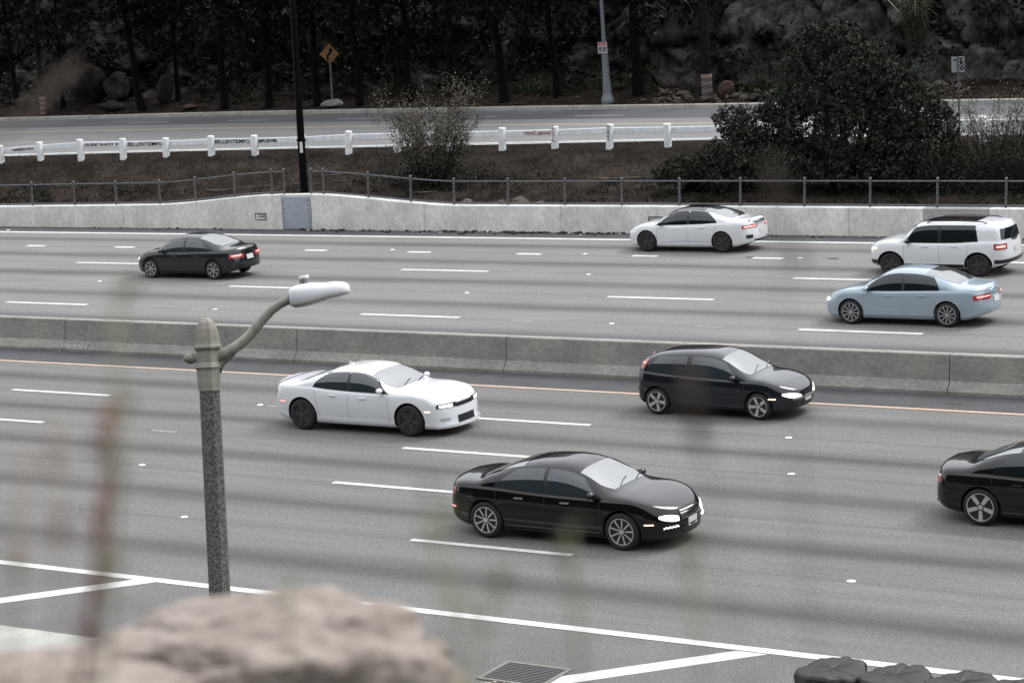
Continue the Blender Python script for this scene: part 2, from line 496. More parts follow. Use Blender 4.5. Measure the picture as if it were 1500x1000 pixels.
# drain grate set in the shoulder
gl = at_z(768, 988, 0); gl.z = 0.006
dg = thing('drain_grate', 'dark iron storm drain grate set in the near shoulder beside a white stripe', 'drain', gl)
q = MB()
fw, fl = 1.15, .85
for sx in (-1, 1): q.bevbox((sx * fw / 2, 0, .012), (.07, fl + .07, .024), .006)
for sy in (-1, 1): q.bevbox((0, sy * fl / 2, .012), (fw - .07, .07, .024), .006)
q.build('frame', mat('worn concrete rim', (.17, .165, .15), .9), dg)
q = MB(); q.box((0, 0, .003), (fw - .07, fl - .07, .004)); q.build('pit_shade', mat('pit dark', (.04, .04, .04), .9), dg)  # dark plate stands in for the shade down in the drain
bar = None
for k in range(11):
    y = -fl / 2 + .09 + k * (fl - .18) / 10
    if bar is None:
        bar = MB().bevbox((0, 0, .013), (fw - .08, .028, .014), .003).build('bar', mat('cast iron', (.13, .13, .132), .6, metal=.4), dg); bar.location = (0, y, 0)
    else:
        o = link(bpy.data.objects.new('bar', bar.data), dg); o.location = (0, y, 0)
rubb = MB(); rr = random.Random(4)
for k in range(60):
    x, y = rr.uniform(-.3, .6), rr.uniform(-.75, -.42); s = rr.uniform(.012, .05)
    rubb.box((x, y, s * .4 + .003), (s, s * rr.uniform(.6, 1.6), s * .8))
ro = rubb.build('gutter_debris', mat('pale rubble', (.35, .33, .29), .9, var=(.08, .07, .06), scale=12)); ro.location = gl
tag(ro, 'small pale rubble washed up against the drain grate', kind='stuff')

# ============================================================ median barrier (safety shape, cast in lengths)
bprof = [(51.02, 0.004), (51.02, 0.08), (51.19, 0.30), (51.26, 0.88), (51.28, .905), (51.50, .905), (51.52, 0.88), (51.59, 0.30), (51.76, 0.08), (51.76, 0.004)]
mb = thing('median_barrier', 'long weathered grey concrete barrier dividing the two carriageways', 'barrier', (-40, bend(-40, 51.4), 0))
edges = [-112, -104, -96, -88, -80, -72, -64, -57.0, -49.5, -41.0, -34.2, -29.0, -22, -15, -7, 1, 9, 17]
for x0, x1 in zip(edges[:-1], edges[1:]):
    q = MB(); P = []
    for i in range(3):
        X = x0 + .012 + (x1 - x0 - .024) * i / 2
        P.append([(X, bend(X, y), z) for y, z in bprof])
    q.grid(P)
    n = len(bprof)
    q.f.append(tuple(range(n))); q.mi.append(0)
    q.f.append(tuple(2 * n + k for k in range(n))[::-1]); q.mi.append(0)
    q.build('barrier_length', CONC_BARRIER, mb, off=mb.location)
# chalky scribbles on the barrier
CHALK = mat('chalk scribble', (.42, .42, .40), .9)
def stroke(q, pts, w, nrm):
    """flat brush line through 3-D points on a surface with normal nrm"""
    nrm = Vector(nrm).normalized()
    for a, b in zip(pts[:-1], pts[1:]):
        a, b = Vector(a), Vector(b); d = b - a
        if d.length < 1e-6: continue
        s = d.normalized().cross(nrm) * (w / 2); e = d.normalized() * (w * .3)
        q.add([a - s - e, b - s + e, b + s + e, a + s - e], [(0, 1, 2, 3)])
def barrier_pt(px, py):
    p = at_y(px, py, bend(-50, 51.23)); 
    f = (p.z - .30) / .58
    Y = 51.19 + .07 * f if p.z > .3 else 51.02 + .17 * max(0, (p.z - .08) / .22)
    p2 = at_y(px, py, bend(p.x, Y) - .006)
    return p2
q = MB()
for ln_ in [[(60, 474), (72, 474)], [(66, 472), (67, 496)], [(57, 482), (63, 483), (58, 488), (64, 491), (57, 494)], [(70, 480), (76, 484), (71, 492)], [(66, 484), (74, 488)]]:
    stroke(q, [barrier_pt(*p) for p in ln_], .018, (0, -1, .12))
rr = random.Random(7)
x = 78
for k in range(14):
    h = rr.uniform(3, 7)
    stroke(q, [barrier_pt(x, 504 + rr.uniform(-1, 3)), barrier_pt(x + rr.uniform(-2, 3), 504 + h), barrier_pt(x + rr.uniform(1, 4), 503 + rr.uniform(0, 4))], .02, (0, -.8, .6))
    x += rr.uniform(2.5, 5)
q.build('chalk_scribble', CHALK, mb, off=mb.location)['kind'] = 'stuff'

# ============================================================ far retaining wall with its cover plate
def _wp(px, py):
    X = -55.0
    for _ in range(5): p_ = at_y(px, py, bend(X, 74.1)); X = p_.x
    return (p_.x, p_.z)
WALL_PTS = [_wp(*q) for q in [(0, 302.5), (228, 300), (396, 285.5), (456, 284.5), (665, 301), (1100, 303), (1500, 306)]]
WALL_PTS = [(-430, WALL_PTS[0][1])] + WALL_PTS + [(300, WALL_PTS[-1][1])]
PX0, PX1 = _wp(414.5, 310)[0], _wp(455.5, 310)[0]
def wall_top(X):
    pts = WALL_PTS
    for (a, b), (c, d) in zip(pts[:-1], pts[1:]):
        if a <= X <= c:
            t = (X - a) / (c - a)
            if abs(d - b) > .2: t = t * t * (3 - 2 * t) * .6 + t * .4
            return b + (d - b) * t
    return .87
WY0, WY1 = 74.05, 74.42
rw = thing('retaining_wall', 'low pale concrete retaining wall along the far side of the freeway', 'wall', (-50, bend(-50, 74.2), 0))
wedges = [-130, -118, -108, -98, -90, -82, -74.6, -67.5, PX0 - .03, PX1 + .03, -52.6, -46.6, -40.3, -35.2, -32.5, -30.2, -24, -16, -6, 6, 18]
wx = lambda Xw: Xw
for i, (x0, x1) in enumerate(zip(wedges[:-1], wedges[1:])):
    n = 9; q = MB(); P = []
    for k in range(n):
        X = x0 + .008 + (x1 - x0 - .016) * k / (n - 1); zt = wall_top(X)
        dy = .05 if abs(x0 - PX0 + .03) < .01 else 0.0        # the plate bay is set back a little
        P.append([(X, bend(X, WY0) + dy, 0.0), (X, bend(X, WY0) + dy + .045, zt - .02), (X, bend(X, WY0) + .07 + dy, zt), (X, bend(X, WY1), zt), (X, bend(X, WY1 + .05), 0.0)])
    q.grid(P)
    q.f.append((0, 1, 2, 3, 4)); q.mi.append(0); e = (n - 1) * 5; q.f.append((e + 4, e + 3, e + 2, e + 1, e)); q.mi.append(0)
    q.build('wall_length', CONC_PATCH if abs(x0 + 32.5) < .01 else CONC_WALL, rw, off=rw.location)
# steel cover plate with bolts
pc0, pc1 = PX0, PX1
q = MB(); Xm = (pc0 + pc1) / 2
q.bevbox((Xm, bend(Xm, WY0) + .03, .66), (pc1 - pc0, .05, 1.27), .008)
pl = q.build('cover_plate', PLATE, rw, off=rw.location); pl['label'] = 'blue grey steel cover plate bolted into the wall'
bolt = None
for sx in (-1, 1):
    for k in range(7):
        p = Vector((Xm + sx * ((pc1 - pc0) / 2 - .07), bend(Xm, WY0) - .002, .12 + k * .17)) - rw.location
        if bolt is None:
            b_ = MB(); b_.lathe([(.024, 0), (.024, .014), (.012, .02)], 6, ax=(Vector((1, 0, 0)), Vector((0, 0, 1)), Vector((0, -1, 0))))
            bolt = b_.build('bolt', DARK_METAL, pl); bolt.location = p
        else:
            o = link(bpy.data.objects.new('bolt', bolt.data), pl); o.location = p
# framed tags cast into the wall
for px, py in [(382, 317.5), (960, 323)]:
    p = at_y(px, py, bend(at_z(px, py).x, WY0) + .0)
    Y = bend(p.x, WY0) + .02
    p = at_y(px, py, Y)
    q = MB()
    for s in (-1, 1):
        q.box((p.x, Y, p.z + s * .125), (.56, .03, .03)); q.box((p.x + s * .265, Y, p.z), (.03, .03, .22))
    fr_ = q.build('tag_frame', DARK_METAL, rw, off=rw.location)
    q = MB(); q.box((p.x, Y + .006, p.z), (.5, .02, .22)); q.build('tag_plate', mat('tag plate', (.36, .36, .35), .7), fr_, off=rw.location)
    if px < 500:
        q = MB()
        for k in range(5): q.box((p.x - .14 + k * .07, Y - .006, p.z), (.045, .006, .05))
        q.build('tag_marks', mat('tag marks', (.14, .14, .145), .7), fr_, off=rw.location)

# dirt and litter along the foot of the wall
r_ = random.Random(21); dq = MB()
for k in range(230):
    px = r_.choice([r_.uniform(430, 920), r_.uniform(640, 910), r_.uniform(0, 1500)]); X = at_z(px, 341).x
    s_ = r_.uniform(.02, .09); y_ = bend(X, WY0) - r_.uniform(.03, .28) * (1 if r_.random() < .8 else 2.5)
    a_ = r_.uniform(0, 3); dq.mat = 1 if r_.random() < .16 else 0
    dq.bevbox((X, y_, s_ * .3 + .004), (s_ * r_.uniform(1, 3.5), s_ * 1.2, s_ * .7), s_ * .15, (Vector((cos(a_), sin(a_), 0)), Vector((-sin(a_), cos(a_), 0)), Vector((0, 0, 1))))
do = dq.build('wall_foot_debris', [mat('dark road dirt', (.04, .038, .034), .95, spec=.1), mat('pale litter', (.5, .5, .48), .8)])
tag(do, 'dark dirt and scraps of litter along the foot of the far wall', kind='stuff')

# ============================================================ pipe fence on the wall
fn = thing('pipe_fence', 'grey steel pipe fence standing on the far retaining wall', 'fence', (-50, bend(-50, 74.2), .87))
fpx = [(47, 0), (109, 0), (170, 0), (234, 0), (286.5, 0), (344.5, 0), (399.5, 0), (417.5, 1), (457, 0), (475, 0), (540, 0), (602, 0), (665, 0), (744, 0), (827, 0), (910.5, 0), (995, 0), (1084, 0), (1178, 0), (1274, 0), (1372.5, 0), (1473, 0)]
FY = 74.26
fposts = []
for px, _ in fpx:
    X = at_y(px, 290, bend(-50, FY)).x
    X = at_y(px, 295, bend(X, FY)).x
    fposts.append(X)
X = fposts[0]
pre = [X - 2.35 * k for k in range(1, 12)][::-1]
post = [fposts[-1] + 2.45 * k for k in range(1, 12)]
allp = pre + fposts + post
FH = .95
def fpt(X, h):
    b_ = Vector((X, bend(X, FY), wall_top(X))); return b_ + UPV * h
for X in allp:
    q = MB(); q.tube([fpt(X, -.02), fpt(X, FH)], .042, 8)
    q.lathe([(.055, 0), (.052, .03), (.03, .06), (.005, .07)], 8, c=fpt(X, FH))
    q.build('post', GALV, fn, smooth=True, sharp=40, off=fn.location)
gap = fposts[7]
for a, b in zip(allp[:-1], allp[1:]):
    if abs(a - gap) < .01: continue            # open bay round the black pole
    for h, r in ((FH - .07, .026), (.075, .026)):
        q = MB(); q.tube([fpt(a + .03, h), fpt((a + b) / 2, h), fpt(b - .03, h)], r, 6); q.build('rail', GALV, fn, smooth=True, sharp=40, off=fn.location)
# ============================================================ bank, frontage road, hillside
def curve(pts):
    X = np.array([p[0] for p in pts], float); Y = np.array([p[1] for p in pts], float)
    h = np.diff(X); d = np.diff(Y) / h; n = len(X); mm = np.zeros(n)
    if n > 2:
        for i in range(1, n - 1):
            if d[i - 1] * d[i] > 0:
                w1 = 2 * h[i] + h[i - 1]; w2 = h[i] + 2 * h[i - 1]
                mm[i] = (w1 + w2) / (w1 / d[i - 1] + w2 / d[i])
    mm[0] = d[0]; mm[-1] = d[-1]
    LX0, LX1, LN = float(X[0]), float(X[-1]), 1500
    tab = []
    def f(x):
        if isinstance(x, float):
            if not tab: tab.extend(full(np.linspace(LX0, LX1, LN + 1)).tolist())
            t = (x - LX0) / (LX1 - LX0) * LN
            if t <= 0: return tab[0]
            if t >= LN: return tab[LN]
            i = int(t); t -= i
            return tab[i] + (tab[i + 1] - tab[i]) * t
        return full(x)
    def full(x):
        x = np.clip(np.asarray(x, float), X[0], X[-1])
        i = np.clip(np.searchsorted(X, x) - 1, 0, n - 2)
        t = (x - X[i]) / h[i]
        return (2*t**3-3*t**2+1)*Y[i] + (t**3-2*t**2+t)*h[i]*mm[i] + (-2*t**3+3*t**2)*Y[i+1] + (t**3-t**2)*h[i]*mm[i+1]
    return f
ZF = 2.30
road_edge = curve([(-420, 76.5), (-120, 76.8), (-100, 77.2), (-88, 78.3), (-80, 79.3), (-72.7, 80.35), (-65.6, 81.15), (-55.5, 82.0), (-49.4, 82.55), (-45, 82.95), (-30, 83.6), (60, 84.2), (260, 84.5)])
kerb_line = curve([(-420, 93), (-120, 94.0), (-95, 94.7), (-86, 95.2), (-77, 95.55), (-64.5, 95.4), (-51, 94.8), (-40, 94.5), (-30, 94.3), (60, 94), (260, 94)])
def rail_y(X): return road_edge(X) - 0.95

# bank between the wall and the frontage road
bxs = np.concatenate([np.linspace(-420, -125, 30), np.arange(-120, 15, .35), np.linspace(20, 260, 24)])
rows = np.linspace(0, 1, 26)
V = []
wt = np.array([wall_top(x) for x in bxs])
for i, X in enumerate(bxs):
    y0 = bend(X, WY1) + .0; y1 = float(road_edge(X)) - .12
    Y = y0 + (y1 - y0) * rows
    rail_s = (y1 - .85 - y0) / (y1 - y0)
    Z = np.interp(rows, [0, .06, .5, rail_s, 1], [wt[i] - .12, wt[i] - .10, wt[i] * .5 + .72, 2.13, ZF - .02])
    n = (fbm(np.full(26, X) * .7, Y * .9, 3) - .5) * .42 + (fbm(np.full(26, X) * 3, Y * 3, 9) - .5) * .16
    Z = Z + n * np.sin(np.clip(rows, 0, 1) * pi) ** .7
    V += list(zip(np.full(26, X), Y, Z))
bank = np_mesh('earth_bank', V, grid_faces(len(bxs), 26)[:, ::-1], SOIL, smooth=True)
tag(bank, 'dark brown earth bank between the pipe fence and the white guard rail', kind='structure')
bV = np.array(V).reshape(len(bxs), 26, 3)
def bank_z(X, Y):
    i = int(np.clip(np.searchsorted(bxs, X), 0, len(bxs) - 1))
    return float(np.interp(Y, bV[i, :, 1], bV[i, :, 2]))

# frontage road
FRONT = mat('frontage road asphalt', (0.165, 0.165, 0.165), .85, var=(0.135, .135, .135), scale=.5, fine=(12, .12), stretch=(.15, 1.5, 1))
FRONT_DARK = mat('dark kerb lane', (0.078, 0.081, 0.087), .85, var=(0.066, .068, .073), scale=.6, fine=(12, .12), stretch=(.15, 1.5, 1))  # darker, bluer asphalt tone for the lane along the kerb
def ribbon(fa, fb, z, x0=-420, x1=260, step=3.0):
    q = MB(); P = []
    n = int((x1 - x0) / step) + 1
    for i in range(n):
        X = x0 + (x1 - x0) * i / (n - 1)
        P.append([(X, float(fa(X)), z), (X, float(fb(X)), z)])
    return q.grid(P, flip=True)
fr = ribbon(lambda x: road_edge(x) - .15, lambda x: kerb_line(x) + .02, ZF).build('frontage_road', FRONT)
tag(fr, 'curving two lane frontage road above the bank', kind='structure')
ribbon(lambda x: kerb_line(x) - 3.9, lambda x: kerb_line(x) - .01, ZF + .004).build('dark_lane', FRONT_DARK, fr)
ribbon(lambda x: road_edge(x) + .10, lambda x: road_edge(x) + .34, ZF + .004, -130, 60, 2).build('edge_line', WHITE_LINE, fr)
BEIGE = mat('faded beige road paint', (.40, .355, .28), .8, var=(.30, .275, .235), scale=1.2, fine=(20, .15))
for a in (-5.95, -6.3):
    ribbon(lambda x: kerb_line(x) + a, lambda x: kerb_line(x) + a + .16, ZF + .004, -130, 60, 2).build('centre_line', BEIGE, fr)
for x0 in (-98.6, -84.2, -77.9, -70.9, -64.3, -57.3, -50.0, -42.6, -35.5):
    ribbon(lambda x: kerb_line(x) - 2.72, lambda x: kerb_line(x) - 2.58, ZF + .008, x0, x0 + 2.6, 1.3).build('lane_dash', mat('dull road paint', (.36, .37, .38), .8), fr)
# kerb stones in lengths
kx = -125.0; kn = None
while kx < 25:
    q = MB(); x1 = kx + 3.0; P = []
    for X in (kx + .012, (kx + x1) / 2, x1 - .012):
        y = float(kerb_line(X))
        P.append([(X, y, ZF), (X, y + .03, ZF + .15), (X, y + .05, ZF + .165), (X, y + .42, ZF + .17), (X, y + .42, ZF - .1)])
    q.grid(P); q.f.append((0, 1, 2, 3, 4)); q.mi.append(0); q.f.append((14, 13, 12, 11, 10)); q.mi.append(0)
    q.build('kerb_stone', CONC_KERB, fr)
    kx = x1

# verge of leaf litter behind the kerb, then the hillside
def hill_profile(X):
    """(distance behind kerb, height) of the slope at X; rocky and steep to the right, set back to the left"""
    t = float(np.clip((X + 62) / 12, 0, 1)); t = t * t * (3 - 2 * t)
    d = np.array([0.40, 1.5, 3.0, 4.2, 5.4, 7.0, 9.5, 13, 20, 45, 90])
    zl = np.array([2.44, 2.62, 2.95, 3.6, 4.7, 6.4, 8.8, 12, 17, 30, 42])
    zr = np.array([2.44, 2.60, 2.85, 4.3, 6.0, 8.0, 10.5, 14, 19, 32, 44])
    return d, zl * (1 - t) + zr * t
hxs = np.concatenate([np.linspace(-420, -125, 40), np.arange(-122, -62, .22), np.arange(-61.9, -24, .11), np.arange(-23.8, 12, .25), np.linspace(14, 260, 36)])
hs = np.concatenate([np.linspace(0.40, 3.0, 14), np.linspace(3.15, 9.5, 52), np.linspace(10.2, 20, 16), np.linspace(24, 90, 9)])
XX, SS = np.meshgrid(hxs, hs, indexing='ij')
ZZ = np.empty_like(XX)
for i, X in enumerate(hxs):
    d, z = hill_profile(X); ZZ[i] = np.interp(hs, d, z)
YY = np.array([float(kerb_line(x)) for x in hxs])[:, None] + SS
b1, e1 = blocks(XX / 2.3 + .3 * fbm(XX, ZZ, 5), ZZ / 2.0 + .2 * XX / 2.3, 21)
b2, e2 = blocks(XX / .85, ZZ / .7 + .25 * XX, 35)
amp = np.clip((SS - 2.6) / 1.6, 0, 1)
disp = (b1 - .5) * 1.15 + (b2 - .5) * .42 + (fbm(XX * 1.6, ZZ * 1.6, 41) - .5) * .6
disp -= .42 * np.exp(-(e1 / .08) ** 2) + .20 * np.exp(-(e2 / .10) ** 2)
big = (fbm(XX * .16, ZZ * .2, 77, 3) - .5) * 2.4
disp = (disp + big) * amp
YY = YY - disp * .95
ZZ = ZZ + disp * .18 + (fbm(XX * 1.5, YY * 1.5, 50) - .5) * .35 * np.clip((SS - .6) / 1, 0, 1) * (1 - amp * .6)
HV = np.stack([XX, YY, ZZ], -1)
ncut = 15
def sub(a, b):
    q = HV[:, a:b].reshape(-1, 3); return q, grid_faces(len(hxs), b - a)[:, ::-1]
q, f = sub(0, ncut)
verge = np_mesh('verge', q, f, LITTER_SOIL, smooth=True); tag(verge, 'strip of brown leaf litter and soil behind the kerb', kind='structure')
q, f = sub(ncut - 1, len(hs))
hill = np_mesh('rocky_hillside', q, f, ROCK, smooth=False); tag(hill, 'steep dark fractured rock hillside behind the frontage road', kind='structure')
def hill_pt(X, s):
    """a point on the slope"""
    i = int(np.clip(np.searchsorted(hxs, X), 0, len(hxs) - 1))
    return Vector((X, float(np.interp(s, hs, HV[i, :, 1])), float(np.interp(s, hs, HV[i, :, 2]))))
def verge_at(px, py, s=1.5):
    """where the verge, s metres behind the kerb, is met by the line through a pixel"""
    X = at_y(px, py, 96.5).x
    for _ in range(3): X = at_y(px, py, hill_pt(X, s).y).x
    return hill_pt(X, s)

# ============================================================ white timber guard rail
gr = thing('guard_rail', 'white painted timber guard rail with scrawled graffiti beside the frontage road', 'guard rail', (-60, float(rail_y(-60)), 2.15))
ppx = [(2, 237, 213), (60, 234, 208), (119, 231, 204), (181, 234, 203), (244, 233, 202), (310, 228, 199), (374, 227, 198), (442, 226, 196), (511, 222, 192), (582, 221, 190), (657, 221, 188.5), (736, 220, 187), (813, 219, 185), (893, 217, 182), (979, 219, 181), (1066, 217, 179), (1156, 214, 176.5), (1248, 212, 174.5), (1345, 210, 172), (1440, 208, 170)]
posts = []
for px, pb, pt in ppx:
    X = -60.0
    for _ in range(5):
        p = at_y(px, pb, float(rail_y(X))); X = p.x
    h = (at_y(px, pt, p.y).z - p.z)
    posts.append((p, h))
d0 = posts[0][0]
for k in range(1, 12): posts.insert(0, (Vector((d0.x - 2.5 * k, float(rail_y(d0.x - 2.5 * k)), 2.08)), .95))
d1 = posts[-1][0]
for k in range(1, 8): posts.append((Vector((d1.x + 2.5 * k, float(rail_y(d1.x + 2.5 * k)), 2.1)), .98))
rg = random.Random(11)
def axes(up, along):
    Z = Vector(up).normalized(); X = Vector(along); X = (X - Z * X.dot(Z)).normalized(); return X, Z.cross(X), Z
rails = []
for i, (p, h) in enumerate(posts):
    lean = UPV + Vector((rg.uniform(-.05, .02), rg.uniform(-.04, .04), 0))
    q = MB(); A = axes(lean, (1, 0, 0))
    hb = h + .25
    c = p + A[2] * (h - hb / 2)
    q.bevbox(c, (.24, .22, hb), .03, A)
    q.build('post', WHITE_WOOD, gr, off=gr.location)
    rails.append(p + A[2] * (h - .27) + Vector((0, .17, 0)))
for i, (a, b) in enumerate(zip(rails[:-1], rails[1:])):
    d = (b - a); L_ = d.length - .015; A = axes((0, 0, 1), d)
    X = d.normalized(); Yv = Vector((0, 0, 1)).cross(X).normalized(); Z = X.cross(Yv)
    q = MB(); q.bevbox((a + b) / 2, (L_, .10, .235), .012, (X, Yv, Z))
    q.build('rail', WHITE_WOOD, gr, off=gr.location)
# lettering: built-in font turned into thin mesh
def text_mesh(s, size, depth=0.002):
    cu = bpy.data.curves.new('lettering', 'FONT'); cu.body = s; cu.size = size; cu.align_x = 'LEFT'; cu.align_y = 'CENTER'; cu.extrude = depth; cu.offset = .004
    o = bpy.data.objects.new('lettering', cu); COL.objects.link(o)
    dgp = bpy.context.evaluated_depsgraph_get(); me = bpy.data.meshes.new_from_object(o.evaluated_get(dgp))
    bpy.data.objects.remove(o); bpy.data.curves.remove(cu)
    return me
def put_text(s, name, height, width, centre, X, Z, mat_, parent):
    me = text_mesh(s, height * 1.4)
    xs_ = [v.co.x for v in me.vertices]; ys_ = [v.co.y for v in me.vertices]
    sx = width / (max(xs_) - min(xs_)); sy = height / (max(ys_) - min(ys_)); cx = (max(xs_) + min(xs_)) / 2; cy = (max(ys_) + min(ys_)) / 2
    N_ = X.cross(Z)
    ploc = parent.matrix_basis.translation if parent.parent is None else Vector((0, 0, 0))
    for v in me.vertices:
        w = centre + X * ((v.co.x - cx) * sx) + Z * ((v.co.y - cy) * sy) + N_ * v.co.z - ploc
        v.co = w
    me.materials.clear(); me.materials.append(mat_)
    return link(bpy.data.objects.new(name, me), parent)
GBLACK = mat('black spray paint', (.008, .008, .01), .7, spec=.1)
GRED = mat('red spray paint', (.28, .03, .035), .7)
def rail_spot(px):
    """point on the front face of the rail under pixel column px"""
    best = None
    for a, b in zip(rails[:-1], rails[1:]):
        for k in range(41):
            p = a + (b - a) * (k / 40)
            v = p - CAM; z = v.dot(FV); x = 750 + FPX * v.dot(RV) / z
            if best is None or abs(x - px) < best[0]: best = (abs(x - px), p, (b - a).normalized())
    return best[1], best[2]
for s, a, b, h, m_ in [('AMBRRARA', 19, 50, .11, GBLACK), ('SURE SHOT P', 126, 174, .12, GBLACK), ('BELLENTIEMPO', 188, 238, .165, GBLACK),
                       ('BELLENTIEMPO', 316, 367, .165, GBLACK), ('EMPLBEVML', 378, 408, .14, GBLACK), ('YANC-BANG', 768, 808, .14, GRED)]:
    pa, d = rail_spot(a); pb, _ = rail_spot(b); c = (pa + pb) / 2
    d = (pb - pa).normalized(); Nn = d.cross(Vector((0, 0, 1)))
    put_text(s, 'graffiti', h, (pb - pa).length, c + Nn * .056, d, Vector((0, 0, 1)), m_, gr)
def post_face(i): return posts[i + 11]
for idx, m_, seed in ((12, GRED, 1), (13, GBLACK, 2), (14, GBLACK, 3)):
    p, h = post_face(idx); rr = random.Random(seed); q = MB(); z = .35
    while z < (.95 if idx != 14 else .7):
        if idx == 14 and z < .55: z += .1; continue
        c = p + Vector((0, -.125, 0)) + UPV * z
        stroke(q, [c + Vector((rr.uniform(-.08, .0), 0, rr.uniform(-.03, .03))), c + Vector((rr.uniform(0, .08), 0, rr.uniform(-.05, .05))), c + Vector((rr.uniform(-.06, .06), 0, rr.uniform(.03, .08)))], .022, (0, -1, 0))
        z += rr.uniform(.08, .13)
    q.build('graffiti', m_, gr, off=gr.location)

# ============================================================ poles and signs
def pole(name, label, cat, base, h, r0, r1, m_, n=12, group=None, lean=(0, 0)):
    t = thing(name, label, cat, base, group=group)
    up = UPV + Vector((lean[0], lean[1], 0)); up.normalize()
    q = MB(); q.tube([up * -.3, up * (h * .5), up * h], [r0, (r0 + r1) / 2, r1], n); q.build('shaft', m_, t, smooth=True, sharp=50)
    return t, up
# black pole behind the cover plate
Xp = at_y(445.3, 284, bend(-59.6, 74.75)).x
t, up = pole('lighting_pole', 'tall black steel pole rising behind the steel cover plate', 'pole', (Xp, bend(Xp, 74.75), 1.10), 14.0, .165, .075, BLACK_POLE, lean=(-.028, 0))
c = up * 2.05 + Vector((.085, -.128, 0)) * 1.02
MB().box(c, (.11, .02, .42), axes(up, (.83, .55, 0))).build('label_plate', mat('pale label', (.6, .6, .6), .6), t)
q = MB(); q.tube([up * 2.3, up * 2.36], .185, 12); q.build('band', BLACK_POLE, t)
# yellow diamond sign
YSIGN = mat('yellow sign sheet', (.19, .088, .024), .55, var=(.15, .068, .02), scale=3)
sb = verge_at(487.5, 158, .75)
t = thing('warning_sign', 'yellow diamond warning sign with a bent black arrow on a thin post', 'sign', sb)
H_ = at_y(484, 79, sb.y).z - sb.z
up = (UPV + Vector((-.028, 0, 0))).normalized()
q = MB(); q.box(up * ((H_ + .4) / 2 - .15), (.075, .05, H_ + .7), axes(up, (1, 0, 0))); q.build('post', GALV, t)
A = axes(up, Vector((.93, .36, 0))); Nn = -A[1]
c = up * H_ - A[1] * .05
q = MB(); s = .51; q.add([c + A[0] * x + A[2] * z + A[1] * y for y in (-.004, .004) for x, z in ((s, 0), (0, s), (-s, 0), (0, -s))], [(3, 2, 1, 0), (4, 5, 6, 7), (0, 1, 5, 4), (1, 2, 6, 5), (2, 3, 7, 6), (3, 0, 4, 7)])
pn = q.build('panel', YSIGN, t)
q = MB(); arrow = [(-.10, -.30), (-.10, -.08), (.07, .08), (.07, .16)]
stroke(q, [c + A[0] * x + A[2] * z - A[1] * .008 for x, z in arrow], .11, -A[1])
q.add([c + A[0] * x + A[2] * z - A[1] * .008 for x, z in ((-.06, .14), (.20, .14), (.07, .34))], [(0, 1, 2)])
q.build('arrow', GBLACK, pn)
# grey street light pole with a parking sign
sb = verge_at(890, 146, .9)
t = thing('street_light_pole', 'pale grey street light pole with flared base and a small parking sign', 'pole', sb)
GREYP = mat('grey painted pole', (.15, .165, .185), .5, var=(.12, .135, .15), scale=4)
q = MB(); A = axes(UPV + Vector((-.06, 0, 0)), (1, 0, 0))
q.lathe([(.30, -.1), (.30, .12), (.24, .30), (.20, .42), (.185, 1.0), (.165, 1.1), (.15, 2.4), (.10, 2.75), (.085, 4.5), (.07, 11)], 8, ax=A, phase=pi / 8); q.build('shaft', GREYP, t)
c = A[2] * (at_y(892, 69.5, sb.y).z - sb.z) - A[1] * .17
q = MB(); q.bevbox(c, (.50, .012, .52), .004, A); pn = q.build('sign_panel', mat('white sign sheet', (.34, .33, .33), .55), t)
q = MB()
for (x, z, w, h) in [(-.15, .17, .14, .10), (.08, .19, .22, .05), (.08, .12, .22, .04), (-.02, .235, .44, .02)]: q.box(c + A[0] * x + A[2] * z - A[1] * .009, (w, .004, h), A)
q.build('red_print', mat('red sign print', (.33, .05, .05), .6), pn)
q = MB()
for (x, z, w, h) in [(-.12, -.02, .16, .10), (.11, -.02, .16, .10), (.0, -.14, .36, .06), (-.13, -.07, .07, .1), (.14, -.08, .07, .1)]: q.box(c + A[0] * x + A[2] * z - A[1] * .009, (w, .004, h), A)
q.build('dark_print', mat('dark sign print', (.08, .08, .09), .6), pn)
# two wooden utility poles with wrapped bases
CREO = mat('creosote timber', (.012, .010, .009), .9, spec=.06, var=(.007, .006, .006), scale=7, stretch=(1, 1, .15))
for px, py, s_, r_, hb, cols_, lab in [(1036.5, 144, 1.3, .235, 1.15, ((.25, .20, .17), (.11, .095, .10)), 'dark timber utility pole with a pale banded wrap at its foot, before bare rock'),
                                      (64.5, 166, .9, .155, .95, ((.26, .22, .21), (.15, .04, .035)), 'dark timber pole with red and white bands at its foot, far left')]:
    b_ = verge_at(px, py, s_)
    t, up = pole('utility_pole', lab, 'pole', b_, 13, r_ * .97, r_ * .8, CREO, 14, lean=(-.062, 0))
    A = axes(up, (1, 0, 0)); n = 7
    for k in range(n):
        q = MB(); h0, h1 = .02 + hb * k / n, .02 + hb * (k + 1) / n - .006
        q.lathe([(r_ + .01, h0), (r_ + .014, (h0 + h1) / 2), (r_ + .01, h1)], 14, ax=A)
        c_ = cols_[k % 2] if k < n - 1 else (.38, .27, .20)
        q.build('wrap_band', mat('wrap %.2f %.2f' % (c_[0], c_[1]), [v_ * .5 for v_ in c_], .8), t, smooth=True, sharp=40)
